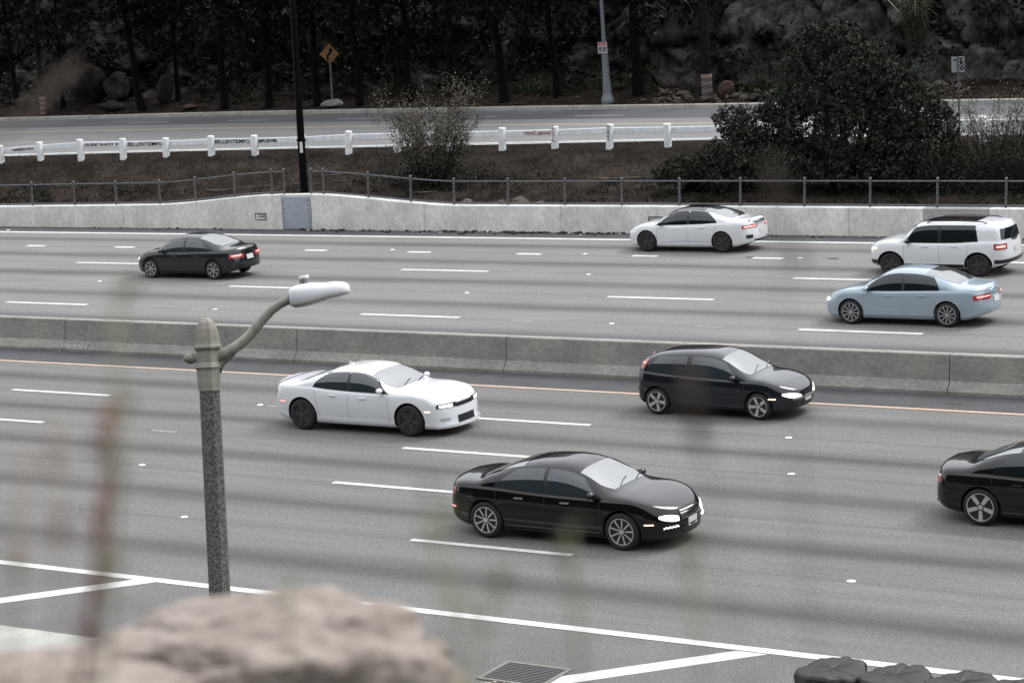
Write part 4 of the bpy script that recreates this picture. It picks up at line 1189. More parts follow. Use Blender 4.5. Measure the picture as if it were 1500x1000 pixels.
class Car:
    def __init__(s, name, label, spec, paint, loc, heading, cat='car'):
        s.sp = spec; s.paint = paint; s.gapm = mat('pale panel gap', (.22, .22, .23), .8) if 'white' in paint.name or 'blue' in paint.name else SEAM
        ang = math.atan(2 * KC * loc[0]) + (0 if heading > 0 else pi)
        s.t = thing(name, label, cat, (loc[0], loc[1], 0.010), ang, 'cars on the freeway')
        s.wb = spec['wb']; s.xf = s.wb / 2 + spec['fo']; s.xr = -s.wb / 2 - spec['ro']; s.hw = spec['W'] / 2
        s.top = curve(spec['top']); s.belt_ = curve(spec['belt']); s.bot = curve(spec['bot'])
        s.nose = curve(spec.get('nose', [(.0, -.10), (.25, -.03), (.45, 0), (.60, -.03), (.75, -.12), (.95, -.30), (1.2, -.5)]))
        s.tail = curve(spec.get('tail', [(.0, .12), (.25, .05), (.50, 0), (.70, .03), (.90, .07), (1.10, .10), (1.4, .15)]))
        s.cf = spec.get('corner_f', .62); s.cr = spec.get('corner_r', .42)
        s.tum = spec.get('tum', .30); s.boxy = spec.get('boxy', 4.2)
        c = spec['cabin']; s.c0, s.c1 = c      # x where the cabin box begins / ends
        s.tk = spec.get('track', spec['W'] / 2 - .115)
        s.R = spec['R']
        s.axf = (s.wb / 2, -s.wb / 2)
    def plan(s, x):
        w = s.hw
        k = 1.0
        d = (x - (s.xf - s.cf)) / s.cf
        if d > 0: k = max(0.0, 1 - min(1, d) ** 2.6) ** (1 / 2.3)
        d = ((s.xr + s.cr) - x) / s.cr
        if d > 0: k = max(0.0, 1 - min(1, d) ** 2.6) ** (1 / 2.3)
        # gentle waist: narrower towards both ends
        m_ = (x - (s.xf + s.xr) / 2) / ((s.xf - s.xr) / 2)
        return w * k * (1 - .045 * abs(m_) ** 2.2)
    def ends(s, x, z):
        h = s.wb / 2
        if x > h: return s.nose(float(z)) * min(1.0, (x - h) / (s.xf - h)) ** 1.2
        if x < -h: return s.tail(float(z)) * min(1.0, (-h - x) / (-h - s.xr)) ** 1.5
        return 0.0
    def xb_of(s, x, z):
        b = x = float(x)
        if abs(x) < s.wb / 2 - .55: return x
        for _ in range(6): b = x - s.ends(b, z)
        return b
    def sect(s, xb):
        xb = float(xb); zb = s.bot(xb); zt = s.top(xb); zs = min(s.belt_(xb), zt - .035)
        return zb, zs, zt
    def nexp(s, xb):
        a = min(1.0, max(0.0, (xb - s.c0) / .22 + .5)) * min(1.0, max(0.0, (s.c1 - xb) / .22 + .5))
        return 2.6 + (s.boxy - 2.6) * float(a)
    LR = [(0, .905), (.06, .955), (.14, .975), (.20, .968), (.34, .985), (.58, 1.0), (.78, .994), (.90, .975), (.97, .955), (1, .935)]
    def Wb(s, xb, z):
        zb, zs, zt = s.sect(xb); w = s.plan(xb)
        if z >= zt or w <= 0: return 0.0
        if z <= zs:
            r_ = (z - zb) / (zs - zb)
            v = s.LR[0][1]
            if r_ > 0:
                for (a, va), (b, vb) in zip(s.LR[:-1], s.LR[1:]):
                    if r_ <= b: v = va + (vb - va) * (r_ - a) / (b - a); break
                else: v = s.LR[-1][1]
            fl = 0.0
            for a in s.axf:
                if abs(xb - a) < .9: fl += .016 * exp(-((xb - a) / .42) ** 4) * exp(-((r_ - .45) / .4) ** 2)
            return w * v + fl * (w / s.hw)
        g = (z - zs) / (zt - zs); n = s.nexp(xb)
        return w * .935 * (1 - g ** n) ** (1 / n) * (1 - s.tum * (z - zs))
    def W(s, x, z): return s.Wb(s.xb_of(x, z), z)
    # ---- surface queries
    def side(s, x, z, e=.004, sg=1): return Vector((x, sg * (s.W(x, z) + e), z))
    def topz(s, x, y, e=.005):
        lo = .3; hi = 2.2; y = abs(y)
        # bisect on the upper surface
        xb = x; zt = s.sect(x)[2]
        for _ in range(3):
            xb = s.xb_of(x, zt); zt = s.sect(xb)[2]
        hi = zt + .02; lo = zt - .75
        for _ in range(24):
            m_ = (lo + hi) / 2
            if s.W(x, m_) > y: lo = m_
            else: hi = m_
        return (lo + hi) / 2
    def topp(s, x, y, e=.006):
        zs_ = s.sect(s.xb_of(x, s.sect(x)[1]))[1]; ym = max(.02, s.W(x, zs_ - .01) * .955 - .03); y = max(-ym, min(ym, y))
        z = s.topz(x, y); h = .02
        n = Vector((-(s.topz(x + h, y) - s.topz(x - h, y)) / (2 * h), -(s.topz(x, y + h) - s.topz(x, y - h)) / (2 * h), 1)).normalized()
        return Vector((x, y, z)) + n * e
    def radial(s, phi, z, front=True, e=.006, xc=None):
        """outward from a point inside the end of the car; phi degrees from straight ahead (or behind)"""
        sgn = 1 if front else -1
        xc = xc if xc is not None else ((s.xf - .75) if front else (s.xr + .75))
        yc = 0.0
        d = Vector((cos(radians(phi)) * sgn, sin(radians(phi)), 0))
        lo, hi = 0.0, 1.6
        for _ in range(26):
            m_ = (lo + hi) / 2; x = xc + d.x * m_; y = abs(d.y * m_)
            inside = s.W(x, z) > y and s.xr - .01 < s.xb_of(x, z) < s.xf + .01
            if inside: lo = m_
            else: hi = m_
        return Vector((xc, 0, z)) + d * (lo + e)
    # ---- patches
    def patch(s, fn, a, b, nu, nv, name, m_, parent=None, flip=False, thick=None):
        q = MB(); P = []
        for i in range(nu):
            u = i / (nu - 1); P.append([fn(u, j / (nv - 1)) for j in range(nv)])
        q.grid(P, flip=flip)
        return q.build(name, m_, parent or s.t, smooth=True)
    def side_patch(s, name, m_, x0, x1, zlo, zhi, e=.004, nu=20, nv=7, both=True, parent=None):
        out = []
        for sg in ((1, -1) if both else (-1,)):
            P = []
            for i in range(nu):
                x = x0 + (x1 - x0) * i / (nu - 1); a = zlo(x) if callable(zlo) else zlo; b = zhi(x) if callable(zhi) else zhi
                P.append([s.side(x, a + (b - a) * j / (nv - 1), e, sg) for j in range(nv)])
            q = MB(); q.grid(P, flip=(sg > 0)); out.append(q.build(name, m_, parent or s.t, smooth=True))
        return out
    def end_patch(s, name, m_, p0, p1, zlo, zhi, front=True, e=.006, nu=14, nv=6, both=True, parent=None):
        """between angles p0..p1 (degrees) and heights zlo(t)..zhi(t), t along the angle"""
        out = []
        for sg in ((1, -1) if both else (1,)):
            P = []
            for i in range(nu):
                t = i / (nu - 1); ph = p0 + (p1 - p0) * t; a = zlo(t) if callable(zlo) else zlo; b = zhi(t) if callable(zhi) else zhi
                P.append([s.radial(sg * ph, a + (b - a) * j / (nv - 1), front, e) for j in range(nv)])
            q = MB(); q.grid(P, flip=not ((sg > 0) == front)); 
            q.f = [f[::-1] for f in q.f] if False else q.f
            out.append(q.build(name, m_, parent or s.t, smooth=True))
        return out
    def top_patch(s, name, m_, x0, x1, yw, e=.006, nu=14, nv=15, y0=None):
        """y from -yw(x) to yw(x)"""
        P = []
        for i in range(nu):
            x = x0 + (x1 - x0) * i / (nu - 1); w = yw(x)
            P.append([s.topp(x, -w + 2 * w * j / (nv - 1), e) for j in range(nv)])
        q = MB(); q.grid(P, flip=True); return q.build(name, m_, s.t, smooth=True)
    def seam(s, pts, w=.009, both=True):
        """thin dark gap along (x, z) points on the sides"""
        for sg in ((1, -1) if both else (-1,)):
            q = MB()
            dense = []
            for (a, b) in zip(pts[:-1], pts[1:]):
                for k in range(6): dense.append((a[0] + (b[0] - a[0]) * k / 6, a[1] + (b[1] - a[1]) * k / 6))
            dense.append(pts[-1]); P = []
            for i, (x, z) in enumerate(dense):
                j, k = max(i - 1, 0), min(i + 1, len(dense) - 1); dx, dz = dense[k][0] - dense[j][0], dense[k][1] - dense[j][1]; l_ = sqrt(dx * dx + dz * dz) + 1e-9
                nx_, nz_ = -dz / l_ * w / 2, dx / l_ * w / 2
                P.append([s.side(x - nx_, z - nz_, .0025, sg), s.side(x + nx_, z + nz_, .0025, sg)])
            q.grid(P, flip=(sg > 0)); q.build('door_gap', s.gapm, s.t)
    # ---- body
    def body(s):
        sp = s.sp
        xs_ = list(np.linspace(s.xr + s.cr, s.xf - s.cf, 62))
        xs_ += [s.xf - s.cf * (1 - sin(a)) for a in np.linspace(.08, pi / 2, 20)] + [s.xr + s.cr * (1 - sin(a)) for a in np.linspace(.08, pi / 2, 18)]
        xs_ = sorted(xs_)
        rl = [0, .03, .06, .10, .14, .20, .27, .34, .42, .5, .58, .66, .72, .78, .84, .90, .94, .97, 1.0]
        rings = []
        for xb in xs_:
            zb, zs, zt = s.sect(xb); n = s.nexp(xb); half = []
            for r_ in rl: half.append(zb + (zs - zb) * r_)
            gs = [.10, .25, .4, .55, .68] + [(1 - yf ** n) ** (1 / n) for yf in (.88, .8, .7, .6, .48, .35, .2, .08)]
            gs = sorted(gs)
            for g_ in gs: half.append(zs + (zt - zs) * g_)
            ring = [(xb + s.ends(xb, zb), 0, zb)]
            right = [(xb + s.ends(xb, z), -s.Wb(xb, z), z) for z in half]
            ring += right + [(xb + s.ends(xb, zt), 0, zt)] + [(x, -y, z) for x, y, z in right[::-1]]
            rings.append(ring)
        n = len(rings[0]); V = [p for r_ in rings for p in r_]; F = []
        for i in range(len(rings) - 1):
            for k in range(n):
                k2 = (k + 1) % n; F.append((i * n + k, (i + 1) * n + k, (i + 1) * n + k2, i * n + k2))
        bm = bmesh.new(); vv = [bm.verts.new(p) for p in V]
        for f in F:
            try: bm.faces.new([vv[i] for i in f])
            except ValueError: pass
        bmesh.ops.remove_doubles(bm, verts=list(bm.verts), dist=.0006)
        bmesh.ops.dissolve_degenerate(bm, edges=list(bm.edges), dist=.0003)
        bmesh.ops.holes_fill(bm, edges=[e for e in bm.edges if e.is_boundary], sides=0)
        bmesh.ops.recalc_face_normals(bm, faces=list(bm.faces))
        me = bpy.data.meshes.new('body'); bm.to_mesh(me); bm.free()
        me.materials.append(s.paint); me.materials.append(WELL)
        o = link(bpy.data.objects.new('body', me))
        # wheel openings
        cq = MB(); Ra = s.R + sp.get('arch', .065)
        for ax_ in s.axf:
            for sg in (-1, 1):
                A = (Vector((1, 0, 0)), Vector((0, 0, 1)), Vector((0, -sg, 0)))
                cq.lathe([(Ra, -.5), (Ra, .30 if True else 0)], 40, c=(ax_, sg * (s.hw - .02), s.R * .98 + .01), ax=A)
        cut = cq.build('arch_cutter', WELL)
        bmc = bmesh.new(); bmc.from_mesh(cut.data); bmesh.ops.recalc_face_normals(bmc, faces=list(bmc.faces)); bmc.to_mesh(cut.data); bmc.free()
        md = o.modifiers.new('arches', 'BOOLEAN'); md.object = cut; md.operation = 'DIFFERENCE'; md.solver = 'EXACT'; md.material_mode = 'TRANSFER'
        dgp = bpy.context.evaluated_depsgraph_get(); me2 = bpy.data.meshes.new_from_object(o.evaluated_get(dgp))
        me2.name = 'body'
        ok = len(me2.polygons) > 500
        o.modifiers.clear()
        if ok: o.data = me2
        bpy.data.objects.remove(cut)
        o.data.polygons.foreach_set('use_smooth', [True] * len(o.data.polygons)); o.data.set_sharp_from_angle(angle=radians(38))
        o.parent = s.t
        s.o = o
    def gh(s, x):
        zb, zs, zt = s.sect(x); return zs, zt
    def wheels(s, rim_m, spokes, twist=0.0, sw=.055, rad=.70, style='spoke'):
        key = ('wheel', s.R, rim_m.name, spokes, style)
        for ax_ in s.axf:
            for sg in (-1, 1):
                w = bpy.data.objects.new('wheel', None); w.empty_display_size = .1; link(w, s.t)
                w.location = (ax_, sg * s.tk, s.R); rr = random.Random(hash((ax_, sg, s.R)) & 255)
                a0 = rr.uniform(0, 6.28)
                A = (Vector((1, 0, 0)), Vector((0, 0, 1)) * 1.0, Vector((0, sg, 0)))
                R = s.R; rr_ = R * rad; hw_ = .11
                q = MB(); q.lathe([(rr_, -hw_), (R * .93, -hw_), (R * .985, -hw_ + .025), (R, -hw_ + .05), (R, hw_ - .05), (R * .985, hw_ - .022), (R * .93, hw_), (R * .80, hw_ + .006), (rr_ + .012, hw_ - .004), (rr_, hw_ - .02)], 36, ax=A)
                q.build('tyre', RUBBER, w, smooth=True, sharp=50)
                q = MB(); q.lathe([(rr_ * .97, -.08), (rr_ * .99, hw_ - .03), (rr_ + .006, hw_ - .012), (rr_ + .006, hw_), (rr_ * .955, hw_ + .002), (rr_ * .94, hw_ - .03), (rr_ * .93, -.06)], 36, ax=A)
                q.lathe([(.001, hw_ - .03), (.055, hw_ - .03), (.05, hw_ - .008), (.02, hw_ - .002)], 12, ax=A)
                for k in range(spokes):
                    for dd in ((-.13, .13) if style == 'twin' else (0,)):
                        a = a0 + 2 * pi * k / spokes + dd * (1 if style == 'twin' else 0)
                        dr = A[0] * cos(a) + A[1] * sin(a); dt = (A[1] * cos(a) - A[0] * sin(a)) * sg
                        p0 = dr * .03; p1 = dr * (rr_ * .96)
                        w0, w1 = sw * .75, sw
                        zc0, zc1 = hw_ - .022, hw_ - .010
                        Z = A[2]
                        q.add([p0 - dt * w0 / 2 + Z * (zc0 - .03), p0 + dt * w0 / 2 + Z * (zc0 - .03), p1 + dt * w1 / 2 + Z * (zc1 - .03), p1 - dt * w1 / 2 + Z * (zc1 - .03),
                               p0 - dt * w0 / 2 + Z * zc0, p0 + dt * w0 / 2 + Z * zc0, p1 + dt * w1 / 2 + Z * zc1, p1 - dt * w1 / 2 + Z * zc1],
                              [(4, 5, 6, 7), (0, 4, 7, 3), (1, 2, 6, 5), (2, 3, 7, 6), (0, 1, 5, 4)])
                bm = bmesh.new(); ob = q.build('rim', rim_m, w, smooth=True, sharp=30)
                bm.from_mesh(ob.data); bmesh.ops.recalc_face_normals(bm, faces=list(bm.faces)); bm.to_mesh(ob.data); bm.free()
                q = MB(); q.lathe([(.001, hw_ - .075), (rr_ * .62, hw_ - .075), (rr_ * .62, hw_ - .085)], 24, ax=A); q.build('brake_disc', mat('brake disc', (.05, .05, .052), .4, metal=.7), w, smooth=True, sharp=30)
                q = MB(); q.lathe([(.001, -.05), (rr_ * .96, -.05), (rr_ * .96, -.07)], 24, ax=A); q.build('backing', WELL, w)
    def mirrors(s, x, z, m_):
        for sg in (-1, 1):
            y = s.W(x, z) * sg
            q = MB(); bm = bmesh.new(); bmesh.ops.create_icosphere(bm, subdivisions=2, radius=1)
            for v in bm.verts:
                c = v.co; k = 1 if c.x > 0 else .55
                q.v.append((x - .02 + c.x * .085 * k, y + sg * (.105 + c.y * sg * .105), z + .06 + c.z * .07))
            q.f = [tuple(v.index for v in f.verts) for f in bm.faces]; q.mi = [0] * len(q.f); bm.free()
            mo = q.build('mirror', m_, s.t, smooth=True)
            MB().box((x, y + sg * .02, z + .02), (.08, .07, .03)).build('mirror_arm', TRIM, mo)
            q = MB(); q.add([(x - .072, y + sg * .035, z + .015), (x - .072, y + sg * .19, z + .02), (x - .072, y + sg * .19, z + .105), (x - .072, y + sg * .035, z + .10)], [(0, 1, 2, 3)]); q.build('mirror_glass', GLASS_PALE, mo)
    def handle(s, x, z, m_, ln_=.20):
        for sg in (-1, 1):
            y = sg * (s.W(x, z) + .012); MB().bevbox((x, y, z), (ln_, .028, .030), .008).build('door_handle', m_, s.t)
    def windows(s, panes, surround=True, lo=.02, frac=.80, glass=None, trim_m=None):
        """panes: (x0, x1, rear_run, front_run) side windows; the run is the length over which that end closes"""
        glass = glass or GLASS
        def bounds(x0, x1, rr_, fr_, grow):
            def lo_(x): return s.gh(x)[0] + lo - grow
            def hi_(x):
                zs, zt = s.gh(x); h = (zt - zs) * frac - lo + grow
                k = 1.0
                if rr_: k = min(k, max(0, (x - x0) / rr_) ** .55)
                if fr_: k = min(k, max(0, (x1 - x) / fr_) ** .7)
                return lo_(x) + max(.004, (h + grow) * k)
            return lo_, hi_
        if surround:
            x0 = min(p[0] for p in panes) - .035; x1 = max(p[1] for p in panes) + .05
            a = [p for p in panes if p[0] == min(q[0] for q in panes)][0]; b = [p for p in panes if p[1] == max(q[1] for q in panes)][0]
            l_, h_ = bounds(x0, x1, a[2], b[3], .016)
            s.side_patch('window_surround', trim_m or TRIM, x0, x1, l_, h_, .003, 44, 8)
        for (x0, x1, rr_, fr_) in panes:
            l_, h_ = bounds(x0, x1, rr_, fr_, 0)
            s.side_patch('side_window', glass, x0, x1, l_, h_, .0065, 26, 8)
    def screens(s, ws, bl, glass=None, inset=.80, bglass=None):
        """ws/bl: (x0, x1) of windscreen and rear window"""
        def yw(fr):
            def f(x):
                zs, zt = s.gh(x); z = zs + (zt - zs) * fr; return max(.25, s.W(x, z) - .035)
            return f
        s.top_patch('windscreen', glass or SHIELD, ws[0], ws[1], yw(inset))
        q = s.top_patch('rear_window', bglass or glass or SHIELD, bl[0], bl[1], yw(inset)) if bl else None
        # black band and wipers at the foot of the windscreen
        for sg in (-.30, .28):
            pts = [s.topp(ws[1] - .02, sg, .015), s.topp(ws[1] - .12, sg + .28, .018), s.topp(ws[1] - .16, sg + .45, .018)]
            q = MB(); q.tube(pts, .009, 4); q.build('wiper', TRIM, s.t)
    def plate(s, front, z, w=.32, h=.16):
        P = [[s.radial((-1 if j == 0 else 1) * math.degrees(math.atan2(w / 2, .75)), z + (h / 2 if i else -h / 2), front, .016) for j in range(2)] for i in range(2)]
        q = MB(); q.grid(P, flip=not front); q.build('number_plate', PLATE_W, s.t)
    def rocker(s, m_=None, z0=.03, z1=.10):
        x0, x1 = -s.wb / 2 + s.R + .09, s.wb / 2 - s.R - .09
        s.side_patch('sill_trim', m_ or TRIM, x0, x1, lambda x: float(s.bot(x)) + .005, lambda x: float(s.bot(x)) + z1, .008, 14, 4)
    def doors(s, splits, z1=None):
        """vertical door gaps at x positions; each from the sill to the belt"""
        for x, dx in splits:
            zb = float(s.bot(x)) + .10; zs = s.gh(x)[0]
            s.seam([(x, zb), (x + dx * .3, zb + (zs - zb) * .5), (x + dx, zs)])

def almond(c0, c1, h):
    sh = lambda t: h * .5 * max(.06, sin(pi * (.16 + .80 * t))) ** .55
    return (lambda t: c0 + (c1 - c0) * t - sh(t)), (lambda t: c0 + (c1 - c0) * t + sh(t))

def paint(name, c, metal=.0, rough=.28, coat=1.0, flake=None):
    return mat('paint ' + name, c, rough, metal=metal, coat=coat, spec=.5 if max(c) > .1 else .12)
WHITE_P = paint('white', (.66, .675, .70), rough=.35)
BLACK_P = paint('black', (.003, .003, .004), rough=.2, coat=.75)
BLACK2_P = paint('jet black', (.004, .0045, .006), rough=.2, coat=.8)
NAVY_P = paint('midnight', (.006, .008, .014), rough=.25)
GRAPH_P = paint('dark graphite', (.012, .016, .019), rough=.28, metal=.3)
BLUE_P = paint('pale blue', (.285, .352, .41), rough=.32, metal=.15)

# ---------------------------------------------------------------- white muscle sedan
SP = dict(W=1.90, wb=3.08, fo=.98, ro=1.04, R=.365, cabin=(-1.62, .92), boxy=4.0, tum=.34, corner_f=.52, corner_r=.46, arch=.06,
          top=[(-2.58, 1.02), (-2.45, 1.075), (-2.2, 1.10), (-1.80, 1.115), (-1.55, 1.17), (-1.05, 1.36), (-.55, 1.455), (-.15, 1.475), (.15, 1.455), (.42, 1.385), (1.05, 1.055), (1.15, 1.035), (1.6, 1.01), (2.1, .955), (2.4, .875), (2.52, .80)],
          belt=[(-2.58, .94), (-2.2, 1.015), (-1.5, 1.03), (-.8, .985), (0, .955), (.9, .945), (1.5, .955), (2.1, .90), (2.52, .76)],
          bot=[(-2.58, .34), (-2.2, .26), (-1.95, .20), (-1.5, .185), (1.5, .175), (2.1, .18), (2.52, .20)],
          nose=[(0, -.04), (.22, .02), (.30, .0), (.5, -.02), (.62, -.035), (.75, -.06), (.85, -.14), (1.0, -.35), (1.3, -.5)])
P_ = at_z(444, 628); Q_ = at_z(604, 638)
c = Car('sedan', 'white muscle sedan with black wheels heading right beside the median', SP, WHITE_P, ((P_.x + Q_.x) / 2 + .05, (P_.y + Q_.y) / 2 + .83), 1)
c.body(); c.windows([(-1.18, -.22, .34, 0), (-.14, .92, 0, .34)], lo=.03, frac=.80, glass=GLASS_PALE, trim_m=TRIM); c.screens((.40, 1.06), (-1.62, -.78), inset=.83)
c.wheels(ALLOY_DK, 5, style='twin', sw=.035, rad=.74); c.mirrors(.80, .98, WHITE_P)
c.doors([(-.18, .02), (.98, -.03), (-1.05, -.12)]); c.handle(-.62, .86, WHITE_P); c.handle(.25, .83, WHITE_P)
c.rocker(WHITE_P, z1=.13)
c.seam([(-1.05, .30), (.95, .285)], .014)
c.end_patch('grille', TRIM, -26, 26, .63, .72, True, .008, both=False)
c.end_patch('lower_grille', TRIM, -24, 24, .26, .43, True, .008, both=False)
c.end_patch('headlamp_surround', TRIM, 24, 60, lambda t: .64 + .02 * t, lambda t: .745 + .0 * t, True, .008)
c.end_patch('headlamp', LAMP_ON, 33, 56, lambda t: .655 + .02 * t, lambda t: .725, True, .014)
c.end_patch('fog_recess', mat('grey bumper insert', (.36, .37, .385), .5), 40, 55, .36, .42, True, .008)
c.end_patch('splitter', WHITE_P, -62, 62, .19, .235, True, .05, nu=40, nv=3, both=False)
c.side_patch('side_marker', MARKER, 1.985, 2.13, .585, .612, .012, 5, 3); c.side_patch('side_marker', MARKER_RED, -2.16, -2.02, .655, .682, .012, 5, 3)
c.end_patch('tail_lamp', TAIL, -62, 62, .83, .93, False, .008, nu=30, both=False)
q = MB()
P = [[c.topp(x, y, .012 + (.035 if k == 0 else .004)) for y in np.linspace(-.78, .78, 13)] for k, x in enumerate((-2.42, -2.28))]
q.grid(P, flip=True); q.build('spoiler', WHITE_P, c.t, smooth=True)
q = MB(); q.grid([[c.topp(x, y, .008) for y in np.linspace(-.16, .16, 5)] for x in (1.62, 1.9)], flip=True); q.build('hood_scoop', mat('scoop grey', (.58, .59, .61), .5), c.t)
q = MB(); b_ = c.topp(-.62, 0, 0); q.add([b_ + Vector((-.12, 0, -.01)), b_ + Vector((.10, .03, -.01)), b_ + Vector((.10, -.03, -.01)), b_ + Vector((-.10, 0, .055))], [(0, 1, 3), (1, 2, 3), (2, 0, 3)]); q.build('roof_antenna', WHITE_P, c.t)
CHARGER = c

# ---------------------------------------------------------------- black sedan in the foreground
SP = dict(W=1.84, wb=2.92, fo=.98, ro=1.02, R=.345, cabin=(-1.55, 1.02), boxy=3.8, tum=.34, corner_f=.68, corner_r=.5, arch=.05,
          top=[(-2.48, 1.0), (-2.38, 1.06), (-2.1, 1.075), (-1.80, 1.09), (-1.45, 1.20), (-.95, 1.37), (-.45, 1.45), (-.05, 1.465), (.25, 1.44), (.55, 1.35), (1.15, 1.045), (1.25, 1.02), (1.6, .98), (2.05, .90), (2.32, .80), (2.44, .72)],
          belt=[(-2.48, .90), (-2.1, .97), (-1.4, .965), (-.6, .93), (.3, .905), (1.0, .90), (1.6, .90), (2.05, .83), (2.44, .66)],
          bot=[(-2.48, .36), (-2.2, .28), (-1.9, .21), (-1.4, .19), (1.4, .18), (2.05, .19), (2.44, .22)])
P_ = at_z(716, 785); Q_ = at_z(916, 804)
c = Car('sedan', 'glossy black sedan with lit headlamps, nearest car to the right edge line', SP, BLACK_P, ((P_.x + Q_.x) / 2 + .02, (P_.y + Q_.y) / 2 + .80), 1)
c.body(); c.windows([(-1.24, -.20, .42, 0), (-.12, 1.02, 0, .40)], lo=.025, frac=.81, glass=GLASS_PALE); c.screens((.50, 1.17), (-1.62, -.72), inset=.83)
c.wheels(ALLOY, 9, sw=.030, rad=.72); c.mirrors(.90, .93, BLACK_P)
c.doors([(-.16, .02), (1.05, -.03), (-1.1, -.14)]); c.handle(-.70, .82, CHROME, .19); c.handle(.30, .80, CHROME, .19)
c.rocker(BLACK_P); c.side_patch('sill_chrome', mat('dull chrome strip', (.22, .22, .23), .3, metal=.8), -1.0, 1.0, .285, .297, .010, 14, 3)
c.end_patch('grille', TRIM, -27, 27, .50, .70, True, .008, both=False)
for k in range(4):
    z = .525 + k * .045; c.end_patch('grille_bar', CHROME, -26, 26, z, z + .022, True, .018, both=False, nv=2)
c.end_patch('headlamp', LAMP_ON, 30, 58, *almond(.550, .625, .115), True, .012)
q = c.end_patch('lower_intake', TRIM, -24, 24, .27, .40, True, .010, both=False)
for sg in (-1, 1):
    for k in range(9):
        p = c.radial(sg * (33 + k * 2.4), .415 + (.012 if k % 2 else 0), True, .012)
        if k == 0 and sg == -1:
            q = MB(); q.lathe([(.017, 0), (.014, .01), (.004, .014)], 6, ax=(Vector((0, 1, 0)), Vector((0, 0, 1)), Vector((1, 0, 0)))); led = q.build('running_lamp', LED_ON, c.t); led.location = p
        else:
            o = link(bpy.data.objects.new('running_lamp', led.data), c.t); o.location = p
c.side_patch('side_marker', MARKER, 1.93, 2.10, .49, .515, .012, 5, 3); c.side_patch('side_marker', MARKER_RED, -2.27, -2.12, .545, .572, .012, 5, 3)
c.end_patch('tail_lamp', TAIL, 26, 66, .80, .93, False, .010)
c.side_patch('fuel_flap', mat('black flap', (.006, .006, .007), .12, coat=1), -1.86, -1.70, .76, .88, .006, 5, 5, both=False)
c.plate(True, .43); c.plate(False, .70)
q = MB(); q.grid([[c.topp(x, y, .022 if k == 0 else .004) for y in np.linspace(-.74, .74, 13)] for k, x in enumerate((-2.40, -2.28))], flip=True); q.build('boot_lip', BLACK_P, c.t, smooth=True)

c.t.scale = (1.025, 1.02, 1.015)
# ---------------------------------------------------------------- dark hatchback
SP = dict(W=1.70, wb=2.615, fo=.86, ro=.70, R=.305, cabin=(-1.85, .98), boxy=4.2, tum=.30, corner_f=.60, corner_r=.40, arch=.05,
          top=[(-2.02, 1.05), (-1.92, 1.16), (-1.70, 1.30), (-1.40, 1.385), (-.9, 1.435), (-.3, 1.455), (.05, 1.435), (.35, 1.355), (1.02, .985), (1.12, .955), (1.45, .91), (1.85, .82), (2.08, .70), (2.17, .62)],
          belt=[(-2.02, .98), (-1.7, .98), (-1.2, .945), (-.4, .90), (.3, .875), (.9, .86), (1.4, .84), (1.85, .74), (2.17, .58)],
          bot=[(-2.02, .34), (-1.8, .27), (-1.5, .21), (1.3, .18), (1.85, .19), (2.17, .24)],
          tail=[(.0, .10), (.3, .02), (.50, 0), (.70, .03), (.90, .07), (1.10, .10), (1.4, .22)])
P_ = at_z(965, 606); Q_ = at_z(1114, 614)
c = Car('hatchback', 'dark three door hatchback with high red tail lamps next to the median', SP, NAVY_P, ((P_.x + Q_.x) / 2, (P_.y + Q_.y) / 2 + .75), 1)
c.body(); c.windows([(-1.55, -.52, .30, 0), (-.40, .92, 0, .46)], lo=.025, frac=.82, glass=GLASS_PALE); c.screens((.34, 1.03), (-1.93, -1.62), inset=.82)
c.wheels(ALLOY, 5, sw=.075, rad=.74); c.mirrors(.74, .88, TRIM); c.doors([(-.46, .0), (1.0, -.06)]); c.handle(-.28, .76, NAVY_P, .17)
c.rocker(TRIM); c.side_patch('sill_chrome', MATS['dull chrome strip'], -.9, .9, .27, .28, .012, 12, 3)
c.side_patch('rub_strip', TRIM, -.85, .88, .525, .555, .010, 14, 3)
c.end_patch('grille', TRIM, -14, 14, .50, .57, True, .008, both=False)
c.end_patch('headlamp', LAMP_ON, 22, 58, *almond(.485, .585, .115), True, .010)
c.end_patch('front_bumper_trim', mat('grey bumper strip', (.16, .16, .165), .5), -42, 42, .43, .48, True, .014, nu=30, both=False)
c.end_patch('lower_intake', TRIM, -20, 20, .25, .36, True, .010, both=False)
c.side_patch('side_marker', MARKER, 1.58, 1.76, .475, .505, .014, 5, 3)
for sg in (1, -1):
    P = []
    for i in range(6):
        t = i / 5; z = 1.05 + t * .25; P.append([c.side(x, z, .012, sg) for x in np.linspace(-1.87 + .08 * t, -1.62 + .10 * t, 6)])
    q = MB(); q.grid(P, flip=(sg < 0)); tl = q.build('tail_lamp', TAIL, c.t, smooth=True)
    q = MB(); q.grid([[c.side(x, z, .017, sg) for x in np.linspace(-1.80, -1.58, 5)] for z in (1.175, 1.195)], flip=(sg < 0)); q.build('tail_lamp_bulb', TAIL_ON, tl)
c.plate(True, .42, .3, .14); c.end_patch('rear_bumper_trim', MATS['grey bumper strip'], -50, 50, .52, .56, False, .012, nu=24, both=False)

